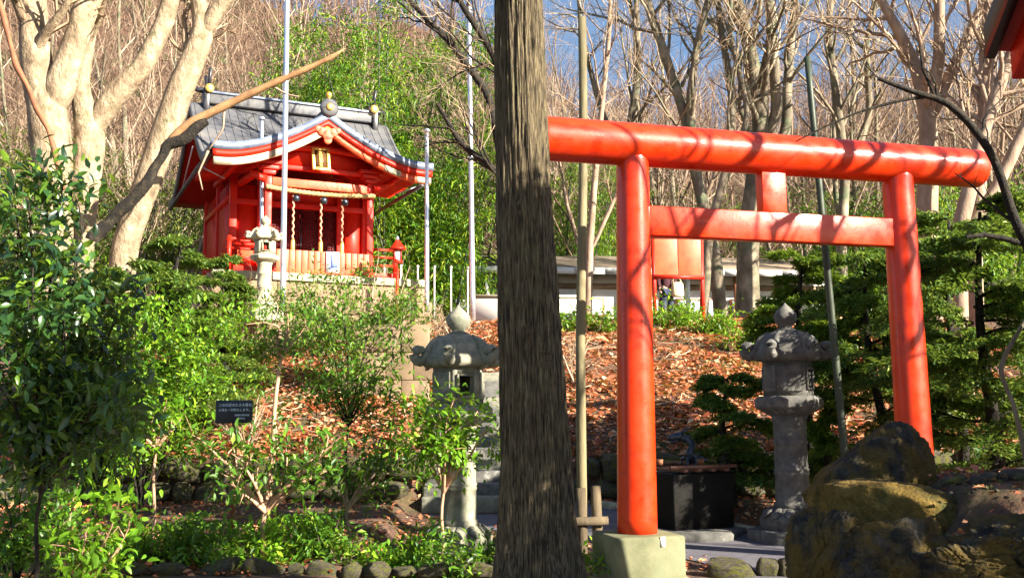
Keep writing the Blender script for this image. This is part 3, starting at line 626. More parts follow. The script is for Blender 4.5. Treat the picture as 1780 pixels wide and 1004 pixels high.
# standing seams of the copper sheets, front slopes
for k in range(25):
    x = -HW + .1 + k * (2 * HW - .2) / 24; yy = np.linspace(.02, YR - .1, 22)
    MB().tube(np.stack([np.full(22, x), yy, rz(np.full(22, x), yy) + .136], -1), .011, 4, cap=False).build('seam', 'copper_roof', roof)
for k in range(9):                                               # horizontal laps
    y = .45 + k * .31; xx = np.linspace(-HW + .03, HW - .03, 50)
    MB().tube(np.stack([xx, np.full(50, y), rz(xx, np.full(50, y)) + .131], -1), .014, 4, cap=False).build('lap', 'copper_roof', roof)
def strip(x0, x1, n, y0, y1, za, zb_, name, mat, par, off=0):
    """band that follows the front edge of the roof between heights za..zb below its line"""
    x = np.linspace(x0, x1, n); z = rz(x, np.zeros(n)) + off; V = []
    for y, zz in ((y0, za), (y0, zb_), (y1, zb_), (y1, za)): V.append(np.stack([x, np.full(n, y), z + zz], -1))
    V = np.concatenate(V); i = np.arange(n - 1); Q = []
    for a, c in ((0, 1), (1, 2), (2, 3), (3, 0)): Q.append(np.stack([a * n + i, c * n + i, c * n + i + 1, a * n + i + 1], -1))
    Q.append(np.array([[0, 3 * n, 2 * n, n], [n - 1, 2 * n - 1, 3 * n - 1, 4 * n - 1]]))
    return obj(name, np_mesh(name, V, [np.concatenate(Q)]), mat, par)
strip(-HW - .01, HW + .01, 61, -.045, .10, -.01, .165, 'copper_edge', 'copper_edge', shrine)
strip(-HW + .02, HW - .02, 61, -.02, .06, -.16, -.012, 'barge_board', 'vermilion_flat', shrine)
strip(-HW + .05, -.10, 30, .02, .10, -.33, -.165, 'inner_board', 'cream', shrine); strip(.10, HW - .05, 30, .02, .10, -.33, -.165, 'inner_board', 'vermilion_pale', shrine)
for x0, x1 in ((1.35, 1.75), (2.15, 2.5), (-2.5, -2.1), (-1.25, -1.1)): strip(x0, x1, 8, .008, .03, -.32, -.18, 'white_band', 'granite_pale', shrine)
for sx in (-1, 1):                                              # verge of the side roof edges
    yy = np.linspace(.1, YB, 40); zz = rz(np.full(40, sx * HW), yy)
    V = np.concatenate([np.stack([np.full(40, sx * (HW + a)), yy, zz + h], -1) for a, h in ((.012, .155), (.012, -.10), (-.06, -.10), (-.06, .155))]); i = np.arange(39)
    obj('side_edge', np_mesh('side_edge', V, [np.concatenate([np.stack([a * 40 + i, c * 40 + i, c * 40 + i + 1, a * 40 + i + 1], -1) for a, c in ((0, 1), (1, 2), (2, 3), (3, 0))])]), 'copper_roof', shrine)
# rafters under the front roof, running across towards the side eaves
for sx in (-1, 1):
    for k in range(17):
        y = .22 + k * .16; x = np.linspace(sx * .95, sx * (HW - .09), 14); z = EZ + gab(x) - .075
        mb = MB(); n = 14
        V = np.concatenate([np.stack([x, np.full(n, y + a), z + h], -1) for a, h in ((-.03, -.04), (.03, -.04), (.03, .07), (-.03, .07))]); i = np.arange(n - 1)
        Q = np.concatenate([np.stack([a * n + i, c * n + i, c * n + i + 1, a * n + i + 1], -1) for a, c in ((0, 1), (1, 2), (2, 3), (3, 0))] + [np.array([[n - 1, 2 * n - 1, 3 * n - 1, 4 * n - 1]])])
        obj('rafter', np_mesh('rafter', V, [Q]), 'vermilion_flat', shrine)
for sx in (-1, 1): MB().box((sx * 1.9, 1.7, EZ - .06), (.10, 3.0, .10)).build('eave_beam', 'vermilion_flat', shrine)
for k in range(16):                                             # rafters of the back slope seen at the left verge
    pass
# ridges and their ornaments
rg = MB().box((0, YR, EZ + RZ_ + .22), (4.3, .34, .26)).build('ridge', 'copper_roof', shrine, bevel=.03)
MB().box((0, YR, EZ + RZ_ + .375), (4.5, .42, .06)).build('ridge_cap', 'copper_edge', rg, bevel=.015)
yy = np.linspace(-.06, YR - .1, 10); fr_ = MB().tube(np.stack([0 * yy, yy, EZ + gab(0 * yy) + .17 + .0 * yy], -1), .12, 12).build('front_ridge', 'copper_roof', shrine, smooth=True)
on = MB().lathe([(.20, -.05), (.22, .0), (.17, .06)], 18).build('ridge_end', 'copper_roof', fr_, smooth=True); on.rotation_euler.x = math.pi / 2; on.location = (0, -.07, EZ + PK + .24)
gd = MB().lathe([(.085, 0), (.085, .03), (.055, .05)], 20).build('gold_disc', 'gold', fr_, smooth=True); gd.rotation_euler.x = math.pi / 2; gd.location = (0, -.12, EZ + PK + .24)
MB().lathe([(.04, 0), (.03, .04), (.065, .08), (.075, .12), (.055, .17), (.012, .20)], 14, c=(0, -.02, EZ + PK + .43)).build('gold_ball', 'gold', fr_, smooth=True)
for sx in (-1, 1):
    for s2 in (-1, 1):
        ch = MB().bar((sx * 2.12 + s2 * .0, YR + s2 * .02, EZ + RZ_ + .30), (sx * 2.12, YR + s2 * .36, EZ + RZ_ + .92), .09, .07, (1, 0, 0)).build('roof_finial', 'black_lacquer', shrine)
    MB().tube([(sx * 1.9, YR, EZ + RZ_ + .44), (sx * 2.3, YR, EZ + RZ_ + .44), (sx * 2.5, YR, EZ + RZ_ + .47)], [.07, .07, .045], 10).build('finial_log', 'black_lacquer', shrine, smooth=True)
    e = MB().lathe([(.11, 0), (.11, .03), (.06, .05)], 16).build('gold_disc', 'gold', shrine, smooth=True); e.rotation_euler.x = math.pi / 2; e.location = (sx * 2.12, YR - .25, EZ + RZ_ + .44)
    MB().box((sx * 2.17, YR, EZ + RZ_ + .12), (.16, .46, .56)).build('ridge_end', 'black_lacquer', rg, bevel=.03)
    # copper gutters with brackets at the side eaves
    MB().tube([(sx * (HW + .08), .9, EZ - .10), (sx * (HW + .06), YB - .7, EZ - .18)], [.05, .05], 8).build('gutter', 'copper_roof', shrine, smooth=True)
    MB().bar((sx * (HW + .06), 1.2, EZ - .08), (sx * (HW - .5), 1.2, EZ - .32), .03, .03).build('gutter_bracket', 'steel', shrine)
    MB().bar((sx * (HW + .02), 4.2, EZ - .12), (sx * (HW + .10), 2.0, EZ + .55), .03, .03).build('downpipe', 'steel', shrine)
# gable filling, ornament, plaque
GX = np.linspace(-1.25, 1.25, 30); poly = [(x, EZ + float(gab(x)) - .12) for x in GX] + [(1.25, EZ - .05), (-1.25, EZ - .05)]
MB().prism(poly, .62, .72).build('gable_wall', 'vermilion_flat', shrine)
MB().tube([(x, .5, EZ + .32 + .10 * math.cos(x * 1.25)) for x in np.linspace(-1.3, 1.3, 20)], np.full(20, .085), 8).build('rainbow_beam', 'vermilion_flat', shrine, smooth=True)
orn = MB()
for a, r_, x, z in ((0, .13, 0, 0), (0, .10, -.13, .07), (0, .10, .13, .07), (0, .07, -.23, .12), (0, .07, .23, .12), (0, .09, 0, -.12)):
    orn.tube([(x, -.03, EZ + PK - .38 + z), (x, .05, EZ + PK - .38 + z)], [r_, r_], 14)
orn.build('gable_ornament', 'vermilion_pale', shrine, bevel=.01)
MB().prism([(-.34, EZ + PK - .36), (0, EZ + PK - .17), (.34, EZ + PK - .36), (.2, EZ + PK - .30), (0, EZ + PK - .25), (-.2, EZ + PK - .30)], .0, .03).build('gilt_fitting', 'gold', shrine)
tilt = Matrix.Rotation(math.radians(-14), 3, 'X'); pz = EZ + .14
pq = MB().box((0, 0, 0), (.30, .03, .44), M=np.array(tilt)).build('plaque', 'gold_dark', shrine, loc=(-.06, .36, pz)); fq = MB()
for dx, dz, sx, sz in ((-.175, 0, .07, .58), (.175, 0, .07, .58), (0, .255, .28, .07), (0, -.255, .28, .07)): fq.box(np.array(tilt) @ np.array([dx, -.01, dz]), (sx, .06, sz), M=np.array(tilt))
fq.build('plaque_frame', 'gold', pq, bevel=.012)
for k, chh in enumerate('九頭龍神社'):
    p = np.array(tilt) @ np.array([-.038, -.018, .125 - k * .078]); text_mesh(chh, .078, 'lettering', pq, 'gold', p, (math.pi / 2 - math.radians(14), 0, 0))
# porch: posts, beam, brackets, straw rope, bell ropes
for sx in (-1, 1):
    MB().box((sx * 1.19, .62, EZ / 2 - .1), (.16, .16, EZ + .1)).build('porch_post', 'vermilion_flat', shrine, bevel=.015)
    for k in range(3): MB().box((sx * 1.19, .56, EZ - .02 - k * .11), (.56 - k * .14, .30 - k * .05, .09)).build('bracket', 'vermilion_flat', shrine, bevel=.01)
    MB().tube([(sx * 1.26, .52, 2.16), (sx * 1.45, .50, 2.20), (sx * 1.62, .5, 2.32)], [.10, .08, .03], 8).build('beam_nose', 'vermilion_flat', shrine, smooth=True)
    MB().tube([(sx * 1.19, .68, 2.35), (sx * 1.35, 1.2, 2.45), (sx * 1.5, 2.3, 2.4)], [.09, .11, .09], 8).build('curved_tie', 'vermilion_flat', shrine, smooth=True)
MB().box((0, .60, 2.13), (2.22, .13, .20)).build('porch_beam', 'vermilion_pale', shrine, bevel=.012); MB().box((0, .64, EZ - .06), (2.9, .13, .10)).build('upper_beam', 'vermilion_flat', shrine, bevel=.01)
q_ = np.linspace(-1, 1, 60); rp_ = np.stack([q_ * 1.27, np.full(60, .47), 1.98 - .07 * (1 - q_ ** 2)], -1)
st = MB().tube(rp_, .052 + .010 * np.sin(q_ * 110), 10).build('straw_rope', 'straw', shrine, smooth=True)
for k, x in enumerate((-.62, .02, .52)):
    z = np.linspace(1.86, .62, 40); br_ = MB().tube(np.stack([x + .015 * np.sin(z * 40), .56 + .015 * np.cos(z * 40), z], -1), .022 + .004 * np.sin(z * 80), 8).build('bell_rope', 'rope', shrine, smooth=True)
    MB().lathe([(.035, 0), (.05, .05), (.05, .30), (.035, .34)], 10, c=(x, .56, .50)).build('rope_grip', 'gold', br_, smooth=True)
    MB().lathe([(.02, -.10), (.075, -.07), (.085, 0), (.06, .06), (.02, .09)], 12, c=(x + .06, .56, 1.80)).build('bell', 'bronze', br_, smooth=True)
# hall: walls as panels between posts, lattice doors
BX, Y0, Y1, WT = 1.63, 2.35, 5.9, 2.75
for x in (-BX, -.98, .98, BX): MB().box((x, Y0, WT / 2), (.17, .17, WT)).build('post', 'vermilion_flat', shrine, bevel=.012)
for y in (Y0 + 1.77, Y1):
    for sx in (-1, 1): MB().box((sx * BX, y, WT / 2), (.17, .17, WT)).build('post', 'vermilion_flat', shrine, bevel=.012)
for sx in (-1, 1):
    MB().box((sx * 1.33, Y0 + .02, 1.2), (.54, .05, 2.4)).build('wall_panel', 'vermilion_flat', shrine)
    for a in (0, 1): MB().box((sx * BX, Y0 + .885 + a * 1.77, 1.25), (.06, 1.6, 2.5)).build('wall_panel', 'vermilion_flat', shrine)
    MB().box((sx * (BX + .0), (Y0 + Y1) / 2, 2.1), (.2, Y1 - Y0 - .2, .13)).build('side_beam', 'vermilion_flat', shrine)
MB().box((0, Y1, 1.25), (2 * BX - .2, .06, 2.5)).build('back_wall', 'deep_red', shrine); MB().box((0, Y0 - .01, 1.98), (2 * BX - .1, .14, .14)).build('lintel', 'vermilion_flat', shrine, bevel=.01)
MB().box((0, Y0 + .02, 2.3), (1.8, .05, .5)).build('transom', 'vermilion_flat', shrine)
for k in range(4):
    cx = -.685 + k * .457
    dp = MB().box((cx, Y0 + .05, 1.08), (.44, .03, 1.66)).build('door', 'vermilion_flat', shrine); lat = MB()
    for j in range(7): lat.box((cx - .195 + j * .065, Y0 + .012, 1.08), (.024, .03, 1.64))
    for j in range(25): lat.box((cx, Y0 + .010, .285 + j * .0665), (.41, .028, .024))
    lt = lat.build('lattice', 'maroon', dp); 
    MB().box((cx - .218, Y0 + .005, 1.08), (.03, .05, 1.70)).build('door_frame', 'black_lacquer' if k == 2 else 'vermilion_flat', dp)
# veranda, front steps, plank fence, poster, podium
MB().box((0, 3.6, .20), (4.0, 5.0, .14)).build('veranda', 'vermilion_flat', shrine, bevel=.015)
for k in range(15):
    if k in (8, 9): continue
    MB().box((-.98 + k * .143, .30, .28), (.132, .03, .56)).build('plank', 'vermilion_pale', shrine, bevel=.005)
MB().box((.02, .335, .52), (2.2, .04, .07)).build('fence_rail', 'vermilion_flat', shrine)
ps = MB().box((.22, .26, .33), (.30, .03, .46)).build('poster', 'paper', shrine)
for a, c_, e_, f_ in ((.20, .40, .05, .20), (.25, .25, .16, .10), (.18, .19, .10, .05)): MB().box((a, .243, c_), (e_, .004, f_)).build('print', 'blue_print', ps)
for sx in (-1, 1):
    for z in (.42, .62, .80): MB().box((sx * 1.62, .95, z), (.78, .06, .05)).build('railing', 'vermilion_flat', shrine)
    for x in (1.28, 1.95): MB().box((sx * x, .95, .5), (.08, .08, .8)).build('railing_post', 'vermilion_flat', shrine)
pod = MB().box((0, 3.45, -.9), (4.9, 6.6, 1.8)).build('podium', 'tan_block', shrine, bevel=.03)
for k in range(9): MB().box((-2.18 + k * .545, .10, -.08), (.53, .14, .17)).build('edge_stone', 'granite_pale', pod, bevel=.012)
for r_ in range(2):
    for k in range(7): MB().box((-2.1 + k * .7 + .12 * r_, .125, -.34 - r_ * .34), (.69, .06, .33)).build('block', 'tan_block', pod, bevel=.01)

# ------------------------------------------------------------------ long low building on the terrace
ba = P(740, 470, 31.0); bb_ = P(1440, 505, 33.0); bl = float(np.linalg.norm(bb_[:2] - ba[:2])); bang = math.atan2(bb_[1] - ba[1], bb_[0] - ba[0])
bz = gz(ba[0] + 4, ba[1]); bd_ = thing('long_building', 'long low white walled building with a brown roof behind the trunk', 'building', (ba[0], ba[1], bz), bang)
ez = ba[2] - bz
MB().prism([(0, ez - .08), (0, ez), (1, ez + 1), (1, ez)], 0, 1) if False else None
rf = MB().add([(-.3, -.75, ez), (bl, -.75, ez), (bl, 2.6, ez + .95), (-.3, 2.6, ez + .95), (-.3, 2.6, ez + .8), (bl, 2.6, ez + .8), (bl, -.75, ez - .1), (-.3, -.75, ez - .1), (-.3, 6, ez), (bl, 6, ez)], [[0, 1, 2, 3], [7, 4, 5, 6], [0, 3, 4, 7], [1, 6, 5, 2], [3, 2, 9, 8]]).build('roof', 'brown_roof', bd_)
for k in range(14): MB().box((-.3 + (k + .5) * (bl + .3) / 14, -.78, ez - .05), ((bl + .3) / 14 - .01, .05, .20)).build('fascia_board', 'white_plaster', bd_)
MB().box((bl / 2, 2.2, ez / 2), (bl - .2, 4.3, ez - .12)).build('wall', 'white_plaster', bd_)
MB().box((bl / 2, .03, .22), (bl - .15, .05, .45)).build('base_band', 'brown_wood', bd_); MB().box((bl / 2, .03, ez - .42), (bl - .15, .06, .18)).build('wall_band', 'tan_block', bd_)
for k in range(9): MB().box((.25 + k * (bl - .4) / 8, -.45, ez / 2 - .05), (.12, .12, ez - .1)).build('post', 'white_plaster' if k % 2 else 'brown_wood', bd_)
for k in range(6):
    w_ = MB().box((1.3 + k * (bl - 2.2) / 6, .0, 1.0), (1.3, .06, .6)).build('window', 'brown_wood', bd_); MB().box((1.3 + k * (bl - 2.2) / 6, -.035, 1.0), (1.16, .02, .48)).build('pane', 'glass_white', w_)
wa = P(818, 556, 26.5); wb = P(1018, 560, 26.8)
ww = thing('white_wall', 'bright white low wall showing on both sides of the big trunk', 'wall', (wa[0], wa[1], gz(wa[0], wa[1]) - .05), math.atan2(wb[1] - wa[1], wb[0] - wa[0])); wl = float(np.linalg.norm(wb - wa))
MB().box((wl / 2, 0, .42), (wl, .14, .95)).build('wall', 'white_plaster', ww); MB().box((wl / 2, 0, .93), (wl + .06, .24, .07)).build('coping', 'granite_pale', ww)
for k in range(6):
    p = P(668 + k * 29, 500, 26.8 + .1 * k); p[2] = gz(p[0], p[1]); top_ = P(670 + k * 24, 462, 26.8)[2]
    pt = thing('white_post', 'thin white post in the row between the shrine and the low building', 'post', p, 0, 'thin white posts along the terrace edge')
    MB().tube([(0, 0, -.1), (0, 0, top_ - p[2])], .02, 8).build('post', 'white_plaster', pt, smooth=True); MB().lathe([(.04, 0), (.04, .03), (.01, .05)], 8, c=(0, 0, top_ - p[2])).build('cap', 'white_plaster', pt)

# ------------------------------------------------------------------ roof of the pavilion beside the camera (only its eave corner shows)
c0 = P(1722, 97, 6.5); pv = thing('pavilion', 'dark red eave corner of a pavilion at the top right', 'building', (c0[0], 0, 0)); sl_ = math.tan(math.radians(36)); RY = 3.6
ye, ze = 6.5, float(c0[2]); W2 = 1.35; yr_ = ye - 2.7; zr_ = ze + 2.7 * sl_
def slope_slab(x0, x1, t0, t1, y0=ye, y1=yr_):
    z0 = ze + (ye - y0) * sl_; z1 = ze + (ye - y1) * sl_
    return MB().add([(x0, y0, z0 + t0), (x1, y0, z0 + t0), (x1, y1, z1 + t0), (x0, y1, z1 + t0), (x0, y0, z0 + t1), (x1, y0, z0 + t1), (x1, y1, z1 + t1), (x0, y1, z1 + t1)], [[0, 3, 2, 1], [4, 5, 6, 7], [0, 1, 5, 4], [1, 2, 6, 5], [2, 3, 7, 6], [3, 0, 4, 7]])
slope_slab(0, W2, .06, .20).build('roof', 'copper_roof', pv); slope_slab(-.035, .03, -.02, .205).build('roof_edge', 'black_lacquer', pv)
slope_slab(.13, .22, -.16, .055).build('barge_board', 'vermilion_flat', pv)
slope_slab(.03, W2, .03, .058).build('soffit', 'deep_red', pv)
MB().add([(0, yr_, zr_ + .2), (W2, yr_, zr_ + .2), (W2, yr_ - 2.7, ze + .2), (0, yr_ - 2.7, ze + .2), (0, yr_, zr_), (W2, yr_, zr_), (W2, yr_ - 2.7, ze), (0, yr_ - 2.7, ze)], [[0, 1, 2, 3], [4, 7, 6, 5], [3, 2, 6, 7], [0, 3, 7, 4], [1, 5, 6, 2]]).build('back_roof', 'copper_roof', pv)
MB().box((W2 / 2, yr_, zr_ + .26), (W2 + .2, .3, .3)).build('ridge', 'copper_roof', pv, bevel=.03)
for x in (.62, W2 - .2):
    for y in (1.9, 5.75): MB().box((x, y, ze / 2 - .1), (.18, .18, ze + .5)).build('post', 'vermilion_flat', pv)
for y in (1.9, 5.75): MB().box(((.42 + W2) / 2, y, ze + .2), (W2 - .9, .14, .2)).build('beam', 'vermilion_flat', pv)
for k in range(20):
    if k % 4 != 2: MB().box((W2 - .2, 2.05 + k * .17, 1.35), (.04, .13 if k % 5 else .09, 2.7)).build('plank', 'deep_red', pv)  # unseen slatted screen, added to throw dappled shade over the rocks

# ------------------------------------------------------------------ person behind the notice board
pp = P(1160, 553, 25.6); pz_ = gz(pp[0], pp[1])
per = thing('person', 'person in dark jacket and jeans standing behind the red notice board', 'person', (pp[0], pp[1], pz_), math.radians(15))
def skin(name, verts, edges, rads, mat, par, sub=2):
    me = bpy.data.meshes.new(name); me.from_pydata([tuple(v) for v in verts], edges, []); me.materials.append(MATS[mat])
    o = bpy.data.objects.new(name, me); COL.objects.link(o); o.parent = par; m_ = o.modifiers.new('skin', 'SKIN'); m_.use_smooth_shade = True
    for k, r_ in enumerate(rads): me.skin_vertices[0].data[k].radius = r_ if isinstance(r_, tuple) else (r_, r_); me.skin_vertices[0].data[k].use_root = (k == 0)
    s_ = o.modifiers.new('sub', 'SUBSURF'); s_.levels = sub; s_.render_levels = sub; return o
bv = [(0, 0, .92), (0, 0, 1.12), (0, -.01, 1.32), (0, 0, 1.44), (0, -.01, 1.52), (0, -.02, 1.62), (-.17, 0, 1.38), (-.22, .02, 1.12), (-.20, -.06, .90), (-.19, -.10, .80), (.17, 0, 1.38), (.23, .02, 1.12), (.20, -.08, .92), (.19, -.12, .83), (-.09, 0, .86), (-.10, -.01, .48), (-.10, .02, .08), (-.11, -.14, .04), (.09, 0, .86), (.11, .01, .48), (.12, .03, .08), (.14, -.12, .04)]
be = [(0, 1), (1, 2), (2, 3), (3, 4), (4, 5), (3, 6), (6, 7), (7, 8), (8, 9), (3, 10), (10, 11), (11, 12), (12, 13), (0, 14), (14, 15), (15, 16), (16, 17), (0, 18), (18, 19), (19, 20), (20, 21)]
body = skin('body', bv, be, [(.13, .10), (.12, .09), (.14, .10), (.07, .07), .052, (.082, .10), .05, .04, .032, .03, .05, .04, .032, .03, .085, .058, .04, .035, .085, .058, .04, .035], 'skin', per)
skin('trousers', [bv[0], bv[14], bv[15], (-.10, .02, .10), bv[18], bv[19], (.12, .03, .10)], [(0, 1), (1, 2), (2, 3), (0, 4), (4, 5), (5, 6)], [(.16, .125), .105, .078, .065, .105, .078, .065], 'jeans', per)
skin('jacket', [(0, 0, .90), bv[1], bv[2], (0, 0, 1.42), bv[6], bv[7], (-.20, -.05, .93), bv[10], bv[11], (.20, -.07, .95)], [(0, 1), (1, 2), (2, 3), (3, 4), (4, 5), (5, 6), (3, 7), (7, 8), (8, 9)], [(.165, .13), (.15, .12), (.17, .13), (.10, .09), .075, .062, .05, .075, .062, .05], 'dark_jacket', per)
MB().lathe([(.02, 1.50), (.095, 1.53), (.108, 1.60), (.105, 1.67), (.07, 1.73), (.01, 1.75)], 16, c=(0, .012, 0)).build('hair', 'hair', per, smooth=True)
for sx in (-1, 1):
    MB().lathe([(.004, -.012), (.011, 0), (.004, .012)], 8, c=(sx * .033, -.112, 1.62)).build('eye', 'black_lacquer', per, smooth=True)
    MB().tube([(sx * .11, .06, .03), (sx * .11, -.05, .035), (sx * .12, -.16, .03)], [.045, .05, .03], 10, flat=.7).build('shoe', 'black_lacquer', per, smooth=True)
bg = thing('shoulder_bag', 'cream cloth shoulder bag carried by the person behind the notice board', 'bag', (pp[0] + .26, pp[1] - .10, pz_ + .72), .2)
MB().lathe([(.14, 0), (.17, .05), (.16, .30), (.12, .36)], 16, fn=lambda q, i: 1 - .45 * abs(math.sin(q))).build('pouch', 'bag_cloth', bg, smooth=True)
MB().tube([(-.12, 0, .34), (-.10, .02, .58), (-.05, .06, .66), (.02, .02, .56), (.12, 0, .34)], .014, 6).build('strap', 'bag_cloth', bg, smooth=True)

# ------------------------------------------------------------------ rocks of the right foreground
def rock(name, label, loc, size, seed, mat, rot=(0, 0, 0), sub=5, peak=None, amp=.26, cuts=20, ridge=1.0):
    bm = bmesh.new(); bmesh.ops.create_icosphere(bm, subdivisions=sub, radius=1.0); o = Vector((seed * 5.7, seed * 2.3, seed * 1.1))
    rr_ = random.Random(seed); pls = [(Vector((rr_.gauss(0, 1), rr_.gauss(0, 1), rr_.gauss(0, .8))).normalized(), rr_.uniform(.60, .88)) for _ in range(cuts)]
    for v in bm.verts:
        p = v.co.normalized(); cutk = 1.0
        for nn, dd in pls:
            e = p.dot(nn)
            if e > 1e-3: cutk = min(cutk, dd / e)
        k = cutk * (1.12 + amp * .6 * mnoise.noise(p * 1.2 + o)) + amp * .22 * mnoise.noise(p * 2.6 + o) + .05 * mnoise.noise(p * 6 + o) - .09 * ridge * max(0, .16 - abs(mnoise.noise(p * 3.4 + o * 2))) * 4 + .035 * abs(mnoise.noise(p * 12 + o)) + .028 * mnoise.noise(p * 26 + o) + .016 * mnoise.noise(p * 60 + o)
        c = Vector([math.copysign(abs(q) ** .8, q) for q in p]) * k
        if peak: f = max(0, c.z); c.x = c.x * (1 - .28 * f) + peak[0] * f * f; c.y = c.y * (1 - .3 * f); c.z *= 1 + .05 * f
        v.co = Vector((c.x * size[0], c.y * size[1], c.z * size[2]))
    me = bpy.data.meshes.new(name); bm.to_mesh(me); bm.free(); me.polygons.foreach_set('use_smooth', np.full(len(me.polygons), sub < 6 or mat == 'moss'))
    r = obj(name, me, mat, loc=loc); r.rotation_euler = rot; return tag(r, label, 'rock')
rock('rock', 'tall peaked dark rock with mossy flank in front of the right torii pillar', P(1525, 842, 6.0), (.33, .32, .33), 4, 'rock_moss', (0, .2, .3), peak=(.10, 0), sub=6, cuts=9, amp=.22, ridge=.35)
rock('rock', 'rounded boulder under brown green moss below the peaked rock', P(1545, 905, 5.5), (.37, .34, .19), 5, 'moss', (.05, .12, .2), amp=.14, cuts=3, sub=6, ridge=.15)
rock('rock', 'rock with pale lichen at the left end of the dark ledge', P(1440, 975, 5.15), (.19, .24, .28), 8, 'rock_moss', (0, .2, .1), sub=6)
rock('rock', 'sloping ledge rock at the bottom edge, right of the lichened rock', P(1555, 1010, 4.9), (.30, .28, .27), 11, 'rock_moss', (.1, -.1, .3), sub=6)
rock('rock', 'broad dark ledge rock along the bottom edge', P(1690, 1000, 4.8), (.34, .30, .22), 14, 'rock_moss', (0, .05, -.1), sub=6)
rock('rock', 'dark ledge rock in the bottom right corner', P(1800, 985, 4.8), (.28, .3, .23), 17, 'rock_moss', (0, -.1, .2), sub=6)
for k, (x, y, s_) in enumerate(((1660, 905, .05), (1720, 880, .065), (1765, 888, .085), (1700, 860, .05), (1745, 915, .05), (1672, 868, .045))):
    p = P(x, y, 5.55 + .1 * (k % 3)); p[2] = gz(p[0], p[1]) + s_ * .3
    rock('stone', 'small loose stone lying on the earth mound', p, (s_, s_ * .8, s_ * .55), 20 + k, 'wall_stone', (0, 0, k), 2)['group'] = 'loose stones on the mound'

# ------------------------------------------------------------------ big cedar trunk
def cedar():
    prof = [(-.4, 905, 150)] ; rows = []
    for py, cx, wpx in ((-330, 893, 62), (0, 901, 84), (200, 906, 91), (400, 912, 101), (600, 921, 110), (800, 931, 120), (900, 933, 134), (960, 934, 146), (1004, 935, 158), (1050, 935, 186), (1090, 936, 230), (1120, 936, 270)):
        p = P(cx, py, 7.8); rows.append((p[0], p[1], p[2], wpx / 2 / FPX * 7.8))
    rows = resample(rows[::-1], 330); n = 190; th = np.arange(n) * 2 * math.pi / n; base = rows[0].copy(); V = []
    for r_ in rows:
        z = r_[2]
        for q in th:
            c, s_ = math.cos(q), math.sin(q); fl = max(0, (.55 - z)) * .30
            a = mnoise.noise(Vector((c * 5.5, s_ * 5.5, z * .55))); b2 = mnoise.noise(Vector((c * 9 + .6 * a, s_ * 9, z * .9 + 9))); c2 = mnoise.noise(Vector((c * 24, s_ * 24, z * 2.2 + 4)))
            k = r_[3] * (1 + .03 * a + fl * math.sin(q * 5 + 1)) + .016 * a - .026 * max(0, .26 - abs(b2)) * 2.6 - .012 * max(0, .2 - abs(c2)) * 3 + .004 * c2
            for kz, kq in ((3.05, -1.75), (2.35, -1.9), (2.12, -1.62), (1.92, -1.05)):   # old branch knots
                dq = (q - 2 * math.pi if q > math.pi else q) - kq; e = (dq * .25) ** 2 + (z - kz) ** 2
                k += .022 * math.exp(-e / .0022) - .035 * math.exp(-e / .0004)
            V.append((r_[0] + k * c - base[0], r_[1] + k * s_ - base[1], z))
    m_ = len(rows); i = np.arange(m_ - 1)[:, None] * n; j = np.arange(n)[None]; j2 = (j + 1) % n
    t = thing('cedar_tree', 'massive furrowed cedar trunk in the centre, lit above and shaded below', 'tree', (base[0], base[1], 0))
    me = np_mesh('trunk', V, [np.stack([i + j, i + j2, i + n + j2, i + n + j], -1).reshape(-1, 4)]); me.polygons.foreach_set('use_smooth', np.ones(len(me.polygons), dtype=bool)); obj('trunk', me, 'cedar_bark', t)
    top_ = rows[-1]; g = np.random.default_rng(3); B = []
    for k in range(26):
        a = g.uniform(0, 6.28); h = g.uniform(8.6, 13.5); rr = (14.5 - h) * .30 * g.uniform(.5, 1); B.append((math.cos(a) * rr, math.sin(a) * rr, h, .7, .7, .35))
    obj('crown', leaf_mesh('crown', *blob_leaves(g, B, 9000, .16, .25)), 'pine_leaf', t); mb = MB()
    mb.tube([(top_[0] - base[0], 0, top_[2] - .1), (0, 0, 14)], [top_[3], .03], 10)
    for b_ in B: mb.tube([(0, 0, b_[2] - .3), b_[:3]], [.05, .012], 5)
    mb.build('limb', 'cedar_bark', t)
cedar()

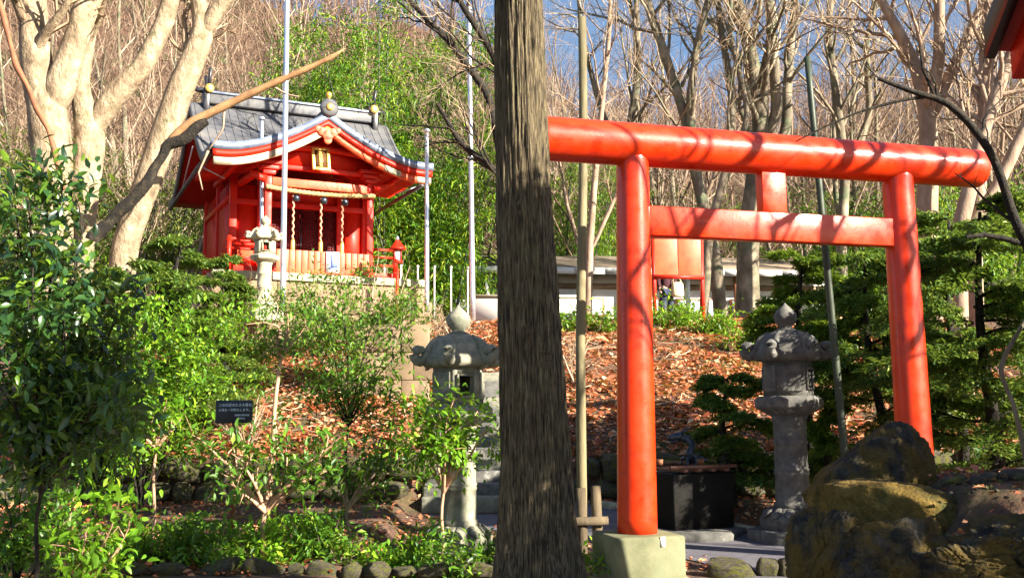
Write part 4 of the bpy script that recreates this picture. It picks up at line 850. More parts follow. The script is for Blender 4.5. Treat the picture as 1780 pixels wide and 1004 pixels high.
# ------------------------------------------------------------------ trees traced at their own depth
def cfgt(k1=7, k2=6, k3=4, r1=.30, up=.05, w=.13):
    return [dict(segs=8, wander=.06, up=.02, kids=k1, angle=.75, ratio=r1, rr=.42, start=.25),
            dict(segs=6, wander=w, up=up, kids=k2, angle=.65, ratio=.55, rr=.5, start=.2, tip=.25),
            dict(segs=5, wander=w * 1.2, up=up, kids=k3, angle=.6, ratio=.55, rr=.55, start=.2, tip=.3),
            dict(segs=4, wander=w * 1.4, up=up, kids=0, angle=.6, ratio=.5, rr=.5, start=.2, tip=.4)]
def traced(name, label, stems, d, mat, seed, cfg=None, group=None, twig='twig', jit=.6, foot=None, min_t=0.35, cat='tree'):
    r = random.Random(seed); brs = []
    for si, st in enumerate(stems):
        dd = d + (r.uniform(-jit, jit) if si else 0); a = np.array([(*P(x, y, d), w_ / 2 / FPX * d * (.86 if name == 'bare_tree' and cfg else 1)) for x, y, w_ in st]); n = 30
        dep = np.linspace(0, dd - d, len(a)); a[:, 1] += dep; a = resample(a, n); lump = np.array([mnoise.noise(Vector((k * .33, si * 9.1, seed * 3.3))) for k in range(n)]); a[:, 3] *= 1 + (.10 if cfg else .3) * lump; a[:, 0] += a[:, 3] * (.22 if cfg else .9) * np.array([mnoise.noise(Vector((k * .4, si * 5.1 + 40, seed))) for k in range(n)])
        if si: a[:5, 3] *= np.linspace(.45, 1, 5)
        if si == 0: a[0, 2] = min(a[0, 2], gz(a[0, 0], a[0, 1]) - .05) if foot is None else a[0, 2]
        sm = a.copy()
        for _ in range(1 if cfg is None else 2): sm[1:-1] = (sm[:-2] + 2 * sm[1:-1] + sm[2:]) / 4
        pts = [V3(q) for q in sm[:, :3]]; rad = list(sm[:, 3]); brs.append((pts, rad, 0))
        if cfg:
            dirs = [(pts[min(k + 1, n - 1)] - pts[max(k - 1, 0)]).normalized() for k in range(n)]; L = sum((pts[k + 1] - pts[k]).length for k in range(n - 1)); c0 = dict(cfg[0]); c0['start'] = min_t
            kids(r, pts, rad, dirs, L, 0, [c0] + cfg[1:], brs)
    base = np.array(brs[0][0][0]); t = thing(name, label, cat, base, 0, group); tree_parts(t, brs, 2, mat, twig, base, {0: 14, 1: 6, 2: 3, 3: 3}); return t
CB = cfgt(6, 6, 4, .26, .05)
traced('pale_tree', 'leftmost pale smooth trunk that forks into two thick limbs', [[(96, 470, 66), (95, 390, 62), (92, 280, 70), (86, 205, 74), (66, 140, 56), (60, 75, 52), (57, 0, 46), (50, -120, 36)], [(86, 215, 56), (106, 150, 52), (140, 60, 44), (153, 0, 38), (170, -120, 28)]], 16.5, 'pale_bark', 1, CB, jit=.2, min_t=.6)
traced('pale_tree', 'pale trunk that splits in a Y, one limb sweeping up to the right', [[(141, 470, 40), (143, 388, 44), (150, 300, 53), (158, 236, 58), (146, 190, 38), (137, 160, 33), (146, 90, 30), (164, 0, 27), (180, -110, 20)], [(158, 245, 46), (176, 200, 44), (209, 154, 41), (249, 115, 37), (280, 50, 33), (302, -20, 30), (330, -130, 22)]], 16.9, 'pale_bark', 2, CB, jit=.2, min_t=.6)
traced('pale_tree', 'pale leaning trunk nearest the shrine roof', [[(200, 480, 46), (218, 424, 47), (259, 308, 47), (294, 209, 50), (323, 134, 46), (356, 55, 40), (345, 0, 26), (325, -90, 18)], [(350, 70, 34), (366, 40, 30), (396, 0, 27), (450, -90, 20)]], 17.2, 'pale_bark', 3, CB, jit=.2, min_t=.62)
traced('broken_branch', 'broken bough with dark twisted foot and bare orange end before the roof', [[(160, 418, 26), (190, 385, 22), (225, 352, 21), (252, 322, 20), (268, 295, 18), (284, 268, 17), (288, 252, 20), (318, 244, 19), (345, 218, 20), (364, 211, 12)]], 15.6, 'dark_bark', 4, None, foot=1, cat='branch')
bo = [o for o in COL.objects if o.name.startswith('broken_branch')][0]; bloc = np.array(bo.location)
pts = resample([P(x, y, 15.75) for x, y in ((288, 250), (330, 214), (395, 182), (470, 147), (535, 119), (580, 98), (600, 84))], 24) - bloc
MB().tube(pts, np.r_[.03, .06, np.linspace(.076, .04, 20), .028, .008] * (1 + .10 * np.sin(np.arange(24) * 1.9) + .06 * np.sin(np.arange(24) * 4.3)), 12).build('bare_end', 'orange_wood', bo, smooth=True)
for k, (a, b_, c_) in enumerate((((390, 185), (388, 225), (362, 262)), ((362, 262), (345, 300), (352, 330)), ((470, 148), (500, 165), (520, 168)))):
    MB().tube(resample([P(*q, 15.8) for q in (a, b_, c_)], 8) - bloc, np.linspace(.022, .01, 8), 6).build('twig', 'warm_bark', bo, smooth=True)
vn = thing('vine', 'thin dark reddish vine hanging against the leftmost pale trunk', 'vine', P(0, 5, 15.7)); vp = resample([P(x, y, 15.7) for x, y in ((-30, -60), (0, 5), (14, 60), (28, 115), (48, 150), (62, 185), (84, 225), (97, 270), (110, 330))], 40) - np.array(vn.location)
MB().tube(vp, .045 + .008 * np.sin(np.arange(40) * .8), 8).build('stem', 'brown_wood', vn, smooth=True)
# bare trees on the right, behind the gate
CR = cfgt(12, 8, 5, .34, .05, .15)
def rt(label, stems, d, seed, mat='grey_bark', mt=.4, tw='twig', cfg=CR, jit=1.2): return traced('bare_tree', label, stems, d, mat, seed, cfg, None, tw, jit, min_t=mt)
rt('thick bare trunk behind the torii tie beam, right of the notice board', [[(1300, 560, 48), (1299, 430, 46), (1310, 330, 40), (1325, 200, 34), (1303, 80, 28), (1280, 0, 24), (1262, -120, 14)], [(1318, 260, 30), (1350, 200, 24), (1342, 90, 20), (1335, 0, 17), (1335, -120, 10)], [(1308, 350, 26), (1370, 230, 22), (1378, 110, 18), (1392, 0, 15), (1400, -110, 9)]], 27.5, 11)
rt('slim bare trunk leaning left just right of the notice board', [[(1254, 560, 30), (1243, 440, 26), (1215, 330, 24), (1192, 200, 22), (1150, 80, 20), (1124, 0, 18), (1090, -120, 11)], [(1205, 290, 18), (1195, 180, 16), (1205, 90, 15), (1226, 0, 13), (1240, -100, 8)]], 26.6, 12)
rt('slender bare trunk showing between notice board post and thick trunk', [[(1222, 556, 20), (1228, 470, 20), (1232, 400, 18), (1262, 300, 18), (1275, 180, 16), (1255, 60, 14), (1240, -60, 9)], [(1262, 320, 13), (1300, 200, 12), (1265, 60, 10), (1270, -50, 7)]], 26.0, 13, mt=.5)
rt('bare tree forking low above the right torii pillar', [[(1612, 420, 44), (1612, 320, 42), (1615, 210, 38), (1594, 120, 28), (1560, 50, 22), (1530, 0, 18), (1490, -90, 10)], [(1614, 215, 30), (1622, 110, 24), (1612, 0, 20), (1605, -110, 12)], [(1614, 225, 30), (1640, 150, 24), (1676, 70, 20), (1705, 0, 18), (1740, -100, 10)]], 24.5, 14, 'warm_bark')
rt('bare upright trunk right of the torii beam end', [[(1690, 440, 30), (1702, 330, 30), (1712, 180, 26), (1712, 60, 22), (1725, -40, 16)], [(1704, 260, 22), (1735, 150, 20), (1775, 40, 16), (1800, -60, 10)]], 23.5, 15, 'warm_bark')
rt('bare leaning trunks at the right edge of the picture', [[(1660, 440, 34), (1680, 350, 32), (1705, 240, 28), (1748, 120, 24), (1790, 0, 20)], [(1668, 420, 26), (1730, 330, 26), (1790, 200, 22), (1850, 80, 15)]], 22.5, 16, 'warm_bark')
rt('bare tree rising behind the middle of the torii beam', [[(1465, 560, 24), (1462, 430, 22), (1470, 300, 20), (1455, 180, 18), (1440, 60, 15), (1450, -80, 9)], [(1466, 330, 15), (1510, 200, 14), (1500, 80, 12), (1535, -60, 7)]], 29, 17)
rt('slim bare tree close right of the wooden pole', [[(1022, 555, 17), (1025, 430, 15), (1035, 300, 13), (1048, 170, 11), (1060, 50, 9), (1062, -60, 6)], [(1026, 440, 9), (1075, 330, 8), (1110, 240, 6)]], 25.5, 18, 'warm_bark')
rt('bare tree rising left of the notice board, behind the left torii pillar', [[(1090, 540, 22), (1095, 400, 20), (1088, 260, 18), (1110, 130, 15), (1105, 0, 12), (1120, -110, 7)], [(1090, 300, 13), (1040, 180, 12), (1010, 60, 10), (1000, -60, 6)]], 30, 19)
rt('bare tree with long bent limb between flagpole and big trunk', [[(905, 520, 16), (890, 360, 15), (868, 300, 14), (800, 250, 12), (760, 180, 8)], [(880, 330, 14), (850, 160, 16), (780, 60, 14), (715, -10, 12), (660, -80, 8)], [(905, 430, 15), (890, 220, 16), (862, 110, 14), (800, 20, 12), (770, -60, 8)]], 22, 20, 'dark_bark', .5)
# generic bare trees on the hillside
def gen_tree(seed, H, stems=1, spread=.18):
    r = random.Random(seed); brs = []; c = [dict(segs=9, wander=.07, up=.05, kids=12, angle=.6, ratio=.36, rr=.45, start=.22, tip=.12), dict(segs=6, wander=.12, up=.07, kids=8, angle=.6, ratio=.5, rr=.5, start=.15, tip=.25),
         dict(segs=4, wander=.16, up=.06, kids=5, angle=.6, ratio=.5, rr=.6, start=.15, tip=.35), dict(segs=3, wander=.2, up=.04, kids=0, angle=.5, ratio=.5, rr=.5, start=.1, tip=.5)]
    for s_ in range(stems): grow(r, (r.gauss(0, .12), r.gauss(0, .12), -.2), (r.gauss(0, spread), r.gauss(0, spread), 1), H * r.uniform(.8, 1.1), H * .016 / stems ** .35, 0, c, brs)
    t = thing('bare_tree', '', 'tree', (0, 0, 0), 0, 'bare trees on the wooded hillside'); tree_parts(t, brs, 1, 'warm_bark' if seed % 2 else 'grey_bark', 'twig_pink', (0, 0, 0), {0: 8, 1: 4, 2: 3, 3: 3}); return t
GT = [gen_tree(s, H, st) for s, H, st in ((31, 11, 1), (32, 12, 3), (33, 10, 2), (34, 13, 2), (35, 9, 3))]
def HL(px, d):
    where = next(w_ for lim, w_ in ((170, 'beyond the leftmost pale trunk'), (330, 'beyond the pale leaning trunk'), (480, 'above the left half of the shrine roof'), (620, 'above the right half of the shrine roof'), (760, 'above the shorter flagpole'), (880, 'left of the big dark trunk'), (1060, 'around the wooden pole'), (1200, 'above the left torii pillar'), (1330, 'above the torii beam left of its middle'), (1470, 'above the torii beam right of its middle'), (1600, 'above the right torii pillar'), (9999, 'at the right edge')) if px < lim)
    return f"bare tree {'low' if d < 39 else 'midway' if d < 52 else 'high'} on the hill {where}"
spots = [(30, 34), (110, 38), (190, 33), (255, 40), (330, 36), (400, 44), (450, 38), (520, 46), (590, 52), (640, 40), (700, 46), (760, 38), (815, 50), (860, 42), (960, 40), (1010, 48), (1060, 42), (1140, 38), (1180, 50), (1250, 42), (1330, 46), (1400, 38), (1460, 50), (1520, 40), (1570, 46), (1640, 36), (1700, 44), (1760, 38), (20, 50), (90, 60), (170, 54), (240, 62), (310, 55), (380, 64), (480, 58), (560, 66), (1700, 60), (1600, 62), (1500, 66), (1300, 60), (1120, 62), (980, 60), (-60, 42), (1850, 42), (-90, 30), (1880, 30), (60, 30), (145, 44), (215, 48), (285, 30), (365, 50), (430, 31), (500, 38), (545, 33), (735, 56), (845, 34), (930, 46), (1035, 34), (1160, 44), (1215, 56), (1280, 36), (1370, 54), (1430, 44), (1490, 34), (1550, 54), (1620, 50), (1680, 34), (1730, 52), (1790, 48), (0, 40)]
for k, (px, d) in enumerate(spots):
    p = ground_at(px, d)
    if k < 5: GT[k].location = [float(c) for c in p]; GT[k]['label'] = HL(px, d)
    else: copy_thing(GT[k % 5], p, R.uniform(0, 6.28), R.uniform(.8, 1.25), HL(px, d))
# the wood farther up the hill reads as one mass of twigs
def brush(n, seed):
    g = np.random.default_rng(seed); x = g.uniform(-48, 46, n); y = 44 + 56 * g.random(n) ** .8; z = G(x, y); H = g.uniform(3, 9, n); per = 9
    def strands(p0, d0, L, r0, bend, m=4):
        N = len(p0); P_ = [p0]; d = d0
        for k in range(m): d = d + g.normal(0, bend, (N, 3)) + [0, 0, .06]; d = d / np.linalg.norm(d, axis=1)[:, None]; P_.append(P_[-1] + d * (L / m)[:, None])
        P_ = np.stack(P_, 1); rad = r0[:, None] * np.linspace(1, .25, m + 1)[None]; th = np.arange(3) * 2.094; C = np.stack([np.cos(th), np.sin(th), 0 * th + .001], -1)
        V = P_[:, :, None] + rad[:, :, None, None] * C[None, None]; o = np.arange(N)[:, None] * 3 * (m + 1); T = [np.concatenate([o + 3 * s_ + q, o + 3 * s_ + (q + 1) % 3, o + 3 * s_ + 3 + (q + 1) % 3, o + 3 * s_ + 3 + q], 1) for s_ in range(m) for q in range(3)]
        return P_, V.reshape(-1, 3), np.concatenate(T)
    d0 = np.stack([g.normal(0, .22, n), g.normal(0, .22, n), np.ones(n)], -1); A_, V1, T1 = strands(np.stack([x, y, z - .2], -1), d0, H, H * .011, .10, 6)
    i = np.repeat(np.arange(n), per); f = g.uniform(.8, 5.6, n * per); k = f.astype(int); q = A_[i, k] + (A_[i, k + 1] - A_[i, k]) * (f - k)[:, None]
    d1 = np.stack([g.normal(0, .8, n * per), g.normal(0, .8, n * per), g.uniform(.1, 1, n * per)], -1); d1 /= np.linalg.norm(d1, axis=1)[:, None]; L1 = H[i] * g.uniform(.2, .5, n * per) * (1.2 - f / 8)
    B1, V2, T2 = strands(q, d1, L1, H[i] * .0048, .22, 4); i2 = np.repeat(np.arange(n * per), 3); k = g.integers(1, 4, n * per * 3); d2 = np.stack([g.normal(0, .8, len(i2)), g.normal(0, .8, len(i2)), g.uniform(0, 1, len(i2))], -1); d2 /= np.linalg.norm(d2, axis=1)[:, None]
    _, V3_, T3 = strands(B1[i2, k], d2, L1[i2] * g.uniform(.25, .6, len(i2)), H[i[i2]] * .0028, .25, 2)
    return np_mesh('far_wood', np.concatenate([V1, V2, V3_]), [np.concatenate([T1, T2 + len(V1), T3 + len(V1) + len(V2)])])
tag(obj('far_wood', brush(2300, 5), 'far_twig'), 'mass of pinkish bare twigs of the wood on the hill', 'wood', kind='stuff')
# green undergrowth on the hill
def under(n, seed, x0, x1, y0, y1, h, size):
    g = np.random.default_rng(seed); B = []
    for k in range(n):
        x, y = g.uniform(x0, x1), g.uniform(y0, y1); s_ = g.uniform(.5, 1.5); B.append((x, y, gz(x, y) + h * s_ * .4, s_, s_, h * s_ * .6))
    return leaf_mesh('undergrowth', *blob_leaves(g, B, n * 170, size, .35))
tag(obj('undergrowth', under(75, 6, -32, 30, 41, 70, 1.6, .34), 'leaf_olive'), 'green undergrowth scattered over the wooded hill', 'undergrowth', kind='stuff')
tag(obj('undergrowth', under(70, 46, -30, -7, 40, 60, 2.6, .36), 'leaf_bright'), 'yellow green brush on the hill behind the pale trunks', 'undergrowth', kind='stuff')
tag(obj('undergrowth', under(46, 16, -26, -3, 27, 40, 1.3, .26), 'leaf_olive'), 'green brush behind the pale trunks and the shrine', 'undergrowth', kind='stuff')
tag(obj('undergrowth', under(55, 26, -2, 24, 35, 44, 1.7, .28), 'leaf_bright'), 'bright green brush behind the long low building', 'undergrowth', kind='stuff')

# ------------------------------------------------------------------ bamboo and evergreen trees behind the shrine
def bamboo(label, px, d, py_top, seed, n=9000, wide=2.2, culms=9, mat='bamboo_leaf', low=.15):
    b = ground_at(px, d); H = P(px, py_top, d)[2] - b[2]; g = np.random.default_rng(seed); t = thing('bamboo', label, 'bamboo', b); cm = []; B = []
    for k in range(culms):
        a = g.uniform(0, 6.28); r_ = g.uniform(.1, wide * .45); h = H * g.uniform(.78, 1.0); s = np.linspace(0, 1, 9)
        x = r_ * math.cos(a) * (1 + s * .8) + math.cos(a) * s ** 3 * wide * .4; y = r_ * math.sin(a) * (1 + s * .8); z = h * s * (1 - .05 * s ** 3)
        o = MB().tube(np.stack([x, y, z], -1), np.linspace(.045, .012, 9), 6).build('culm', 'leaf_olive' if False else 'bamboo_pole', t, smooth=True)
        for q in np.linspace(low, 1, 9): B.append((np.interp(q, s, x) + g.normal(0, .35), np.interp(q, s, y) + g.normal(0, .35), h * q, wide * .34 * (1.15 - .5 * q), wide * .34 * (1.15 - .5 * q), .42))
    obj('foliage', leaf_mesh('foliage', *blob_leaves(g, B, int(n * 1.7), .19, .2, droop=.9, shell=.2)), mat, t, kind='stuff'); return t
bamboo('feathery bright green bamboo clump rising right behind the shrine roof', 668, 29.5, 18, 41, 22000, 3.2, 15)
bamboo('lower green bamboo clump behind the roof peak of the shrine', 605, 31, 70, 42, 12000, 2.4, 10)
bamboo('bamboo clump right of the shrine above the red lamp', 730, 28.5, 215, 43, 8000, 2.4, 9)
bamboo('darker bamboo clump between the flagpoles', 790, 33, 230, 44, 8000, 2.6, 9, 'leaf_olive')
bamboo('bamboo clump behind the wooden pole', 985, 35, 265, 45, 8000, 2.6, 9)
bamboo('bamboo clump behind the left torii pillar', 1070, 38, 285, 46, 7000, 2.8, 8, 'leaf_olive')
bamboo('bamboo clump seen through the middle of the torii', 1420, 36, 330, 47, 7000, 3.0, 8, 'leaf_mid')
bamboo('bamboo clump seen through the torii beside the right pillar', 1520, 34, 330, 48, 7000, 3.0, 8, 'leaf_mid')
bamboo('bamboo clump behind the pale trunks', 240, 30, 250, 49, 7000, 2.6, 8, 'leaf_olive')
bamboo('green bamboo at the far left behind the trunks', 20, 31, 230, 50, 6000, 2.6, 7, 'leaf_olive')
bamboo('dull green bamboo high on the hill above the shrine roof', 415, 42, 90, 51, 6000, 3.2, 7, 'leaf_olive')
bamboo('bamboo tuft right of the torii beam end', 1740, 27, 310, 52, 6000, 2.4, 7)

# ------------------------------------------------------------------ yews with flat layered boughs
def yew(label, px, d, py_top, spread, seed, boughs=26, per=420, mat='yew', lean=0, base=None, zlow=.12, az=None, size=.05, trunk=.09):
    b = ground_at(px, d) if base is None else np.asarray(base, float); H = (P(px, py_top, d)[2] if base is None else py_top) - b[2]; g = np.random.default_rng(seed); t = thing('yew_tree', label, 'tree', b)
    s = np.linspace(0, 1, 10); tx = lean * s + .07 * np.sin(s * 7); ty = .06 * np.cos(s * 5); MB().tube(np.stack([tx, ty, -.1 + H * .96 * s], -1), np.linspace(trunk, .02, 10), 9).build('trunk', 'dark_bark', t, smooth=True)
    lim = MB(); C = []; D = []; Nn = []
    for k in range(boughs):
        q = zlow + (1 - zlow) * (k + g.random()) / boughs; a = g.uniform(0, 6.28) if az is None else g.uniform(*az); L = spread * (1.1 - .75 * q) * g.uniform(.6, 1.15); u = np.linspace(0, 1, 8)
        st = np.array([np.interp(q, s, tx), np.interp(q, s, ty), H * .96 * q]); di = np.array([math.cos(a), math.sin(a), 0]); sd = np.array([-di[1], di[0], 0])
        pts = st + np.outer(u * L, di) + np.outer(.10 * L * np.sin(u * 2.5) - .16 * L * u ** 2, [0, 0, 1]) + np.outer(.10 * L * np.sin(u * 5 + k), sd) + np.outer(.05 * L * np.sin(u * 6 + 2 * k), [0, 0, 1]); lim.tube(pts, np.linspace(.017, .004, 8) * (trunk / .09), 5, cap=False)
        m_ = int(per * 2.0); f = g.uniform(.04, 1.02, m_); off = g.uniform(-1, 1, m_); wd = .42 * L * (1.0 - .65 * f) + .05; tw = np.round(f * 9) / 9
        pos = np.stack([np.interp(f, u, pts[:, j]) for j in range(3)], -1); ca = np.stack([di * .75 + sd * np.sign(o) * .7 for o in off]); pos = pos + ca * (np.abs(off) * wd)[:, None] + g.normal(0, .022, (m_, 3)) - np.array([0, 0, .12]) * (np.abs(off) * wd)[:, None]
        C.append(pos); D.append(ca + g.normal(0, .45, (m_, 3)) + [0, 0, -.1]); Nn.append(np.array([0, 0, 1.0]) + g.normal(0, .35, (m_, 3)))
        for tq in np.linspace(.35, .95, 5):
            p0 = np.array([np.interp(tq, u, pts[:, j]) for j in range(3)])
            for s_ in (-1, 1): lim.tube([p0, p0 + (di * .75 + sd * s_ * .7) * .42 * L * (1 - .65 * tq)], [.005, .002], 3, cap=False)
    lim.build('limb', 'dark_bark', t); C = np.concatenate(C); L_ = size * g.uniform(.7, 1.5, len(C)) * 1.4
    obj('foliage', leaf_mesh('foliage', C, np.concatenate(D), np.concatenate(Nn), L_, L_ * .34), mat, t, kind='stuff'); return t
yew('spreading yew with layered boughs between the right lantern and right pillar', 1545, 13.2, 425, 1.75, 61, 34, 560, 'yew', lean=-.25, zlow=.35)
yew('light green yew boughs above the right stone lantern', 1400, 14.4, 425, 1.35, 62, 36, 480, 'yew_light', zlow=.42)
yew('dark layered yew filling the right edge beyond the torii pillar', 1720, 11.8, 330, 1.9, 63, 44, 620, 'yew', zlow=.2, trunk=.11)
yew('yew behind the right torii pillar, rising toward the beam end', 1665, 14.5, 350, 1.7, 64, 34, 460, 'yew', zlow=.4)
yew('soft dark green yew bush behind the black water basin', 1262, 14.2, 640, .95, 65, 26, 420, 'yew', zlow=.05)
yew('small light yew bush right of the dark lantern', 1440, 13.6, 690, .6, 66, 20, 260, 'yew_light', zlow=.05)
yew('dark green yew shrub at the foot of the pale trunks', 300, 16.2, 395, 1.5, 67, 34, 460, 'yew', zlow=.1)
yew('dark green yew shrub left of the small stone lantern', 385, 17.2, 440, 1.1, 68, 26, 380, 'yew', zlow=.1)
yew('yew shrub beneath the leftmost trunk', 205, 15.4, 440, 1.1, 69, 26, 380, 'yew', zlow=.15)

# ------------------------------------------------------------------ broad-leaved shrubs
def shrub(name, label, base, tips, leafn, size, mat, seed, stem='stem_pink', r0=.02, asp=.42, blob=.26, tpl=LEAF4, single=0, stems_px=None, d=None, cat='shrub', flat=.75, fork=None):
    """stems from the base to each tip, leaves gathered round the outer half of the stems"""
    g = np.random.default_rng(seed); b = np.asarray(base, float); t = thing(name, label, cat, b); B = []; mb = MB(); F0 = np.zeros(3)
    if fork is not None:
        fk = np.asarray(fork, float) - b; mb.tube(resample([[0, 0, -.08], fk * .4 + [.02, 0, 0], fk * .75 - [.02, 0, 0], fk], 12), np.linspace(r0 * 1.2, r0 * .85, 12), 8, cap=False)
    for e in tips:
        e = np.asarray(e, float) - b
        if fork is not None:
            dv = e - fk; m_ = fk + dv * .5 + np.array([g.normal(0, .04), g.normal(0, .04), .06 * np.linalg.norm(dv)]); p = resample([fk - [0, 0, .03], fk + (m_ - fk) * .5, m_, (m_ + e) / 2 + g.normal(0, .03, 3), e], 12)
        else:
            m_ = e * .5 + np.array([g.normal(0, .06), g.normal(0, .06), .08 * np.linalg.norm(e)]); p = resample([np.zeros(3) - [0, 0, .06], m_ * .5, m_, (m_ + e) / 2 + g.normal(0, .04, 3), e], 12)
        mb.tube(p, np.linspace(r0, r0 * .3, 12), 6, cap=False)
        for q in (6, 8, 10, 11):
            f = blob * g.uniform(.6, 1.15); c = p[q] + g.normal(0, blob * .45, 3); B.append((*c, f, f, f * flat)); mb.tube([p[q - 1], (p[q - 1] + c) / 2 + [0, 0, .03], c + g.normal(0, .05, 3)], [r0 * .4, r0 * .3, r0 * .12], 4, cap=False)
    mb.build('stem', stem, t, smooth=True); C, D, Nn, L, W = blob_leaves(g, B, leafn, size, asp, shell=.35)
    if single:                                            # the nearest, largest leaves one by one
        ix = np.argsort(C[:, 1])[:single]; rest = np.setdiff1d(np.arange(len(C)), ix); V, F = leaves([[0, 0, 0]], [[1, 0, 0]], [[0, 0, 1]], 1.0, asp, LEAF8); lm = np_mesh('leaf', V, [F]); lm.materials.append(MATS[mat])
        for k in ix:
            o = bpy.data.objects.new('leaf', lm); COL.objects.link(o); o.parent = t; x = V3(D[k]).normalized(); y = V3(Nn[k]).cross(x).normalized(); z = x.cross(y); s_ = float(L[k])
            o.matrix_basis = Matrix.Translation(V3(C[k])) @ Matrix((x, y, z)).transposed().to_4x4() @ Matrix.Scale(s_, 4)
        C, D, Nn, L, W = C[rest], D[rest], Nn[rest], L[rest], W[rest]
    obj('foliage', leaf_mesh('foliage', C, D, Nn, L, W, tpl), mat, t, kind='stuff'); return t
def tp(lst, d, j=.25, seed=0):
    r = random.Random(seed); return [P(x, y, d + r.uniform(-j, j)) for x, y in lst]
shrub('camellia', 'tall dark glossy camellia filling the left edge', ground_at(70, 7.8), tp([(20, 300), (75, 290), (110, 320), (30, 400), (140, 420), (60, 460), (170, 500), (10, 520), (110, 540), (40, 600), (180, 600), (100, 650), (20, 680), (170, 690), (60, 740), (200, 560), (120, 740), (190, 760), (-40, 420), (-50, 560), (50, 350), (150, 360), (205, 640), (215, 700)], 7.8, .5, 1), 6000, .105, 'leaf_dark', 71, 'dark_bark', .016, .42, .20, LEAF8, 120, fork=P(72, 850, 7.8))
shrub('camellia', 'young bright leaved camellia at the bottom left corner', ground_at(140, 8.6), tp([(130, 850), (170, 880), (210, 860), (150, 930), (190, 960), (120, 900), (90, 950), (225, 905)], 8.5, .2, 2), 620, .105, 'leaf_bright', 72, 'stem_pink', .016, .44, .14, LEAF8, 160)
shrub('evergreen_shrub', 'sunlit low shrub in the bottom left corner under the dark camellia', ground_at(40, 9.2), tp([(0, 860), (40, 840), (80, 860), (20, 920), (70, 930), (110, 900), (-30, 900), (10, 960)], 9.2, .3, 21), 1500, .085, 'leaf_mid', 171, 'dark_bark', .012, .42, .2, LEAF8, 60)
shrub('evergreen_shrub', 'loose lit shrub showing between the dark camellia and the yellow green mass', ground_at(170, 10.6), tp([(120, 600), (160, 570), (200, 600), (130, 680), (190, 690), (220, 740), (150, 750), (100, 720), (180, 790), (235, 660)], 10.6, .35, 22), 2200, .095, 'leaf_mid', 172, 'dark_bark', .013, .42, .22, fork=P(165, 850, 10.6))
shrub('evergreen_shrub', 'sunlit yellow green shrub mass below the pale trunks', ground_at(250, 14.6), tp([(190, 560), (240, 540), (300, 555), (350, 560), (395, 580), (420, 620), (360, 630), (300, 620), (240, 620), (200, 640), (330, 590), (270, 580), (220, 690), (290, 680), (190, 720), (340, 690), (180, 600), (260, 650)], 14.6, .6, 3), 8200, .095, 'leaf_bright', 73, 'dark_bark', .012, .42, .42)
shrub('evergreen_shrub', 'bright ground hugging shrub in front of the small stone lantern', ground_at(430, 19.5), tp([(380, 565), (420, 555), (460, 565), (400, 600), (440, 610), (380, 640), (475, 590)], 19.3, .4, 4), 3000, .09, 'leaf_bright', 74, 'dark_bark', .012, .42, .36)
shrub('evergreen_shrub', 'broad shrub with mixed leaves before the shrine fence', ground_at(600, 18.4), tp([(530, 520), (560, 500), (600, 485), (640, 490), (690, 510), (650, 540), (590, 540), (540, 560), (700, 545), (620, 575), (480, 520), (500, 550), (720, 520)], 18.4, .5, 5), 7000, .10, 'leaf_mid', 75, 'warm_bark', .014, .36, .40)
shrub('sapling', 'tall loose leafed sapling left of the tan block wall', ground_at(600, 13.3), tp([(560, 540), (600, 520), (640, 560), (700, 600), (530, 600), (580, 630), (660, 640), (620, 700), (560, 690), (690, 690), (640, 620), (520, 660)], 13.3, .35, 6), 1700, .11, 'leaf_mid', 76, 'dark_bark', .013, .34, .28, fork=P(606, 735, 13.3))
shrub('sapling', 'slim tall sapling with a bare pink stem behind the warning sign', ground_at(462, 11.6), tp([(470, 560), (500, 545), (525, 575), (480, 600)], 11.7, .2, 7), 420, .085, 'leaf_mid', 77, 'stem_pink', .026, .36, .2, fork=P(488, 620, 11.7))
shrub('sapling', 'low branching sapling with bare pinkish limbs in the planted bed', ground_at(458, 10.7), tp([(345, 760), (370, 800), (430, 800), (500, 780), (560, 790), (590, 760), (530, 830), (400, 840), (480, 740), (610, 800)], 10.7, .3, 8), 900, .10, 'leaf_mid', 78, 'stem_pink', .026, .40, .19, LEAF8, 140, fork=P(462, 885, 10.7))
shrub('sapling', 'leafy sapling standing in front of the tall pale lantern', ground_at(765, 10.6), tp([(730, 740), (760, 700), (790, 690), (830, 720), (850, 745), (720, 770), (800, 760), (770, 770), (745, 690), (700, 720)], 10.6, .25, 9), 1500, .09, 'leaf_bright', 79, 'stem_pink', .018, .38, .18, LEAF8, 120, fork=P(772, 850, 10.6))
shrub('sapling', 'small sapling with one straight thin stem under the left shrubs', ground_at(270, 10.9), tp([(262, 730), (285, 710), (240, 745), (300, 740), (320, 720), (215, 720)], 10.9, .2, 10), 420, .10, 'leaf_bright', 80, 'stem_pink', .018, .40, .17, LEAF8, 60, fork=P(272, 775, 10.9))
shrub('sapling', 'dense leafy sapling right of the bare limbed one', ground_at(608, 11.6), tp([(560, 800), (600, 780), (650, 790), (690, 800), (620, 830), (580, 840), (660, 760), (700, 770)], 11.6, .25, 11), 850, .095, 'leaf_mid', 81, 'warm_bark', .02, .38, .2, LEAF8, fork=P(604, 880, 11.6))
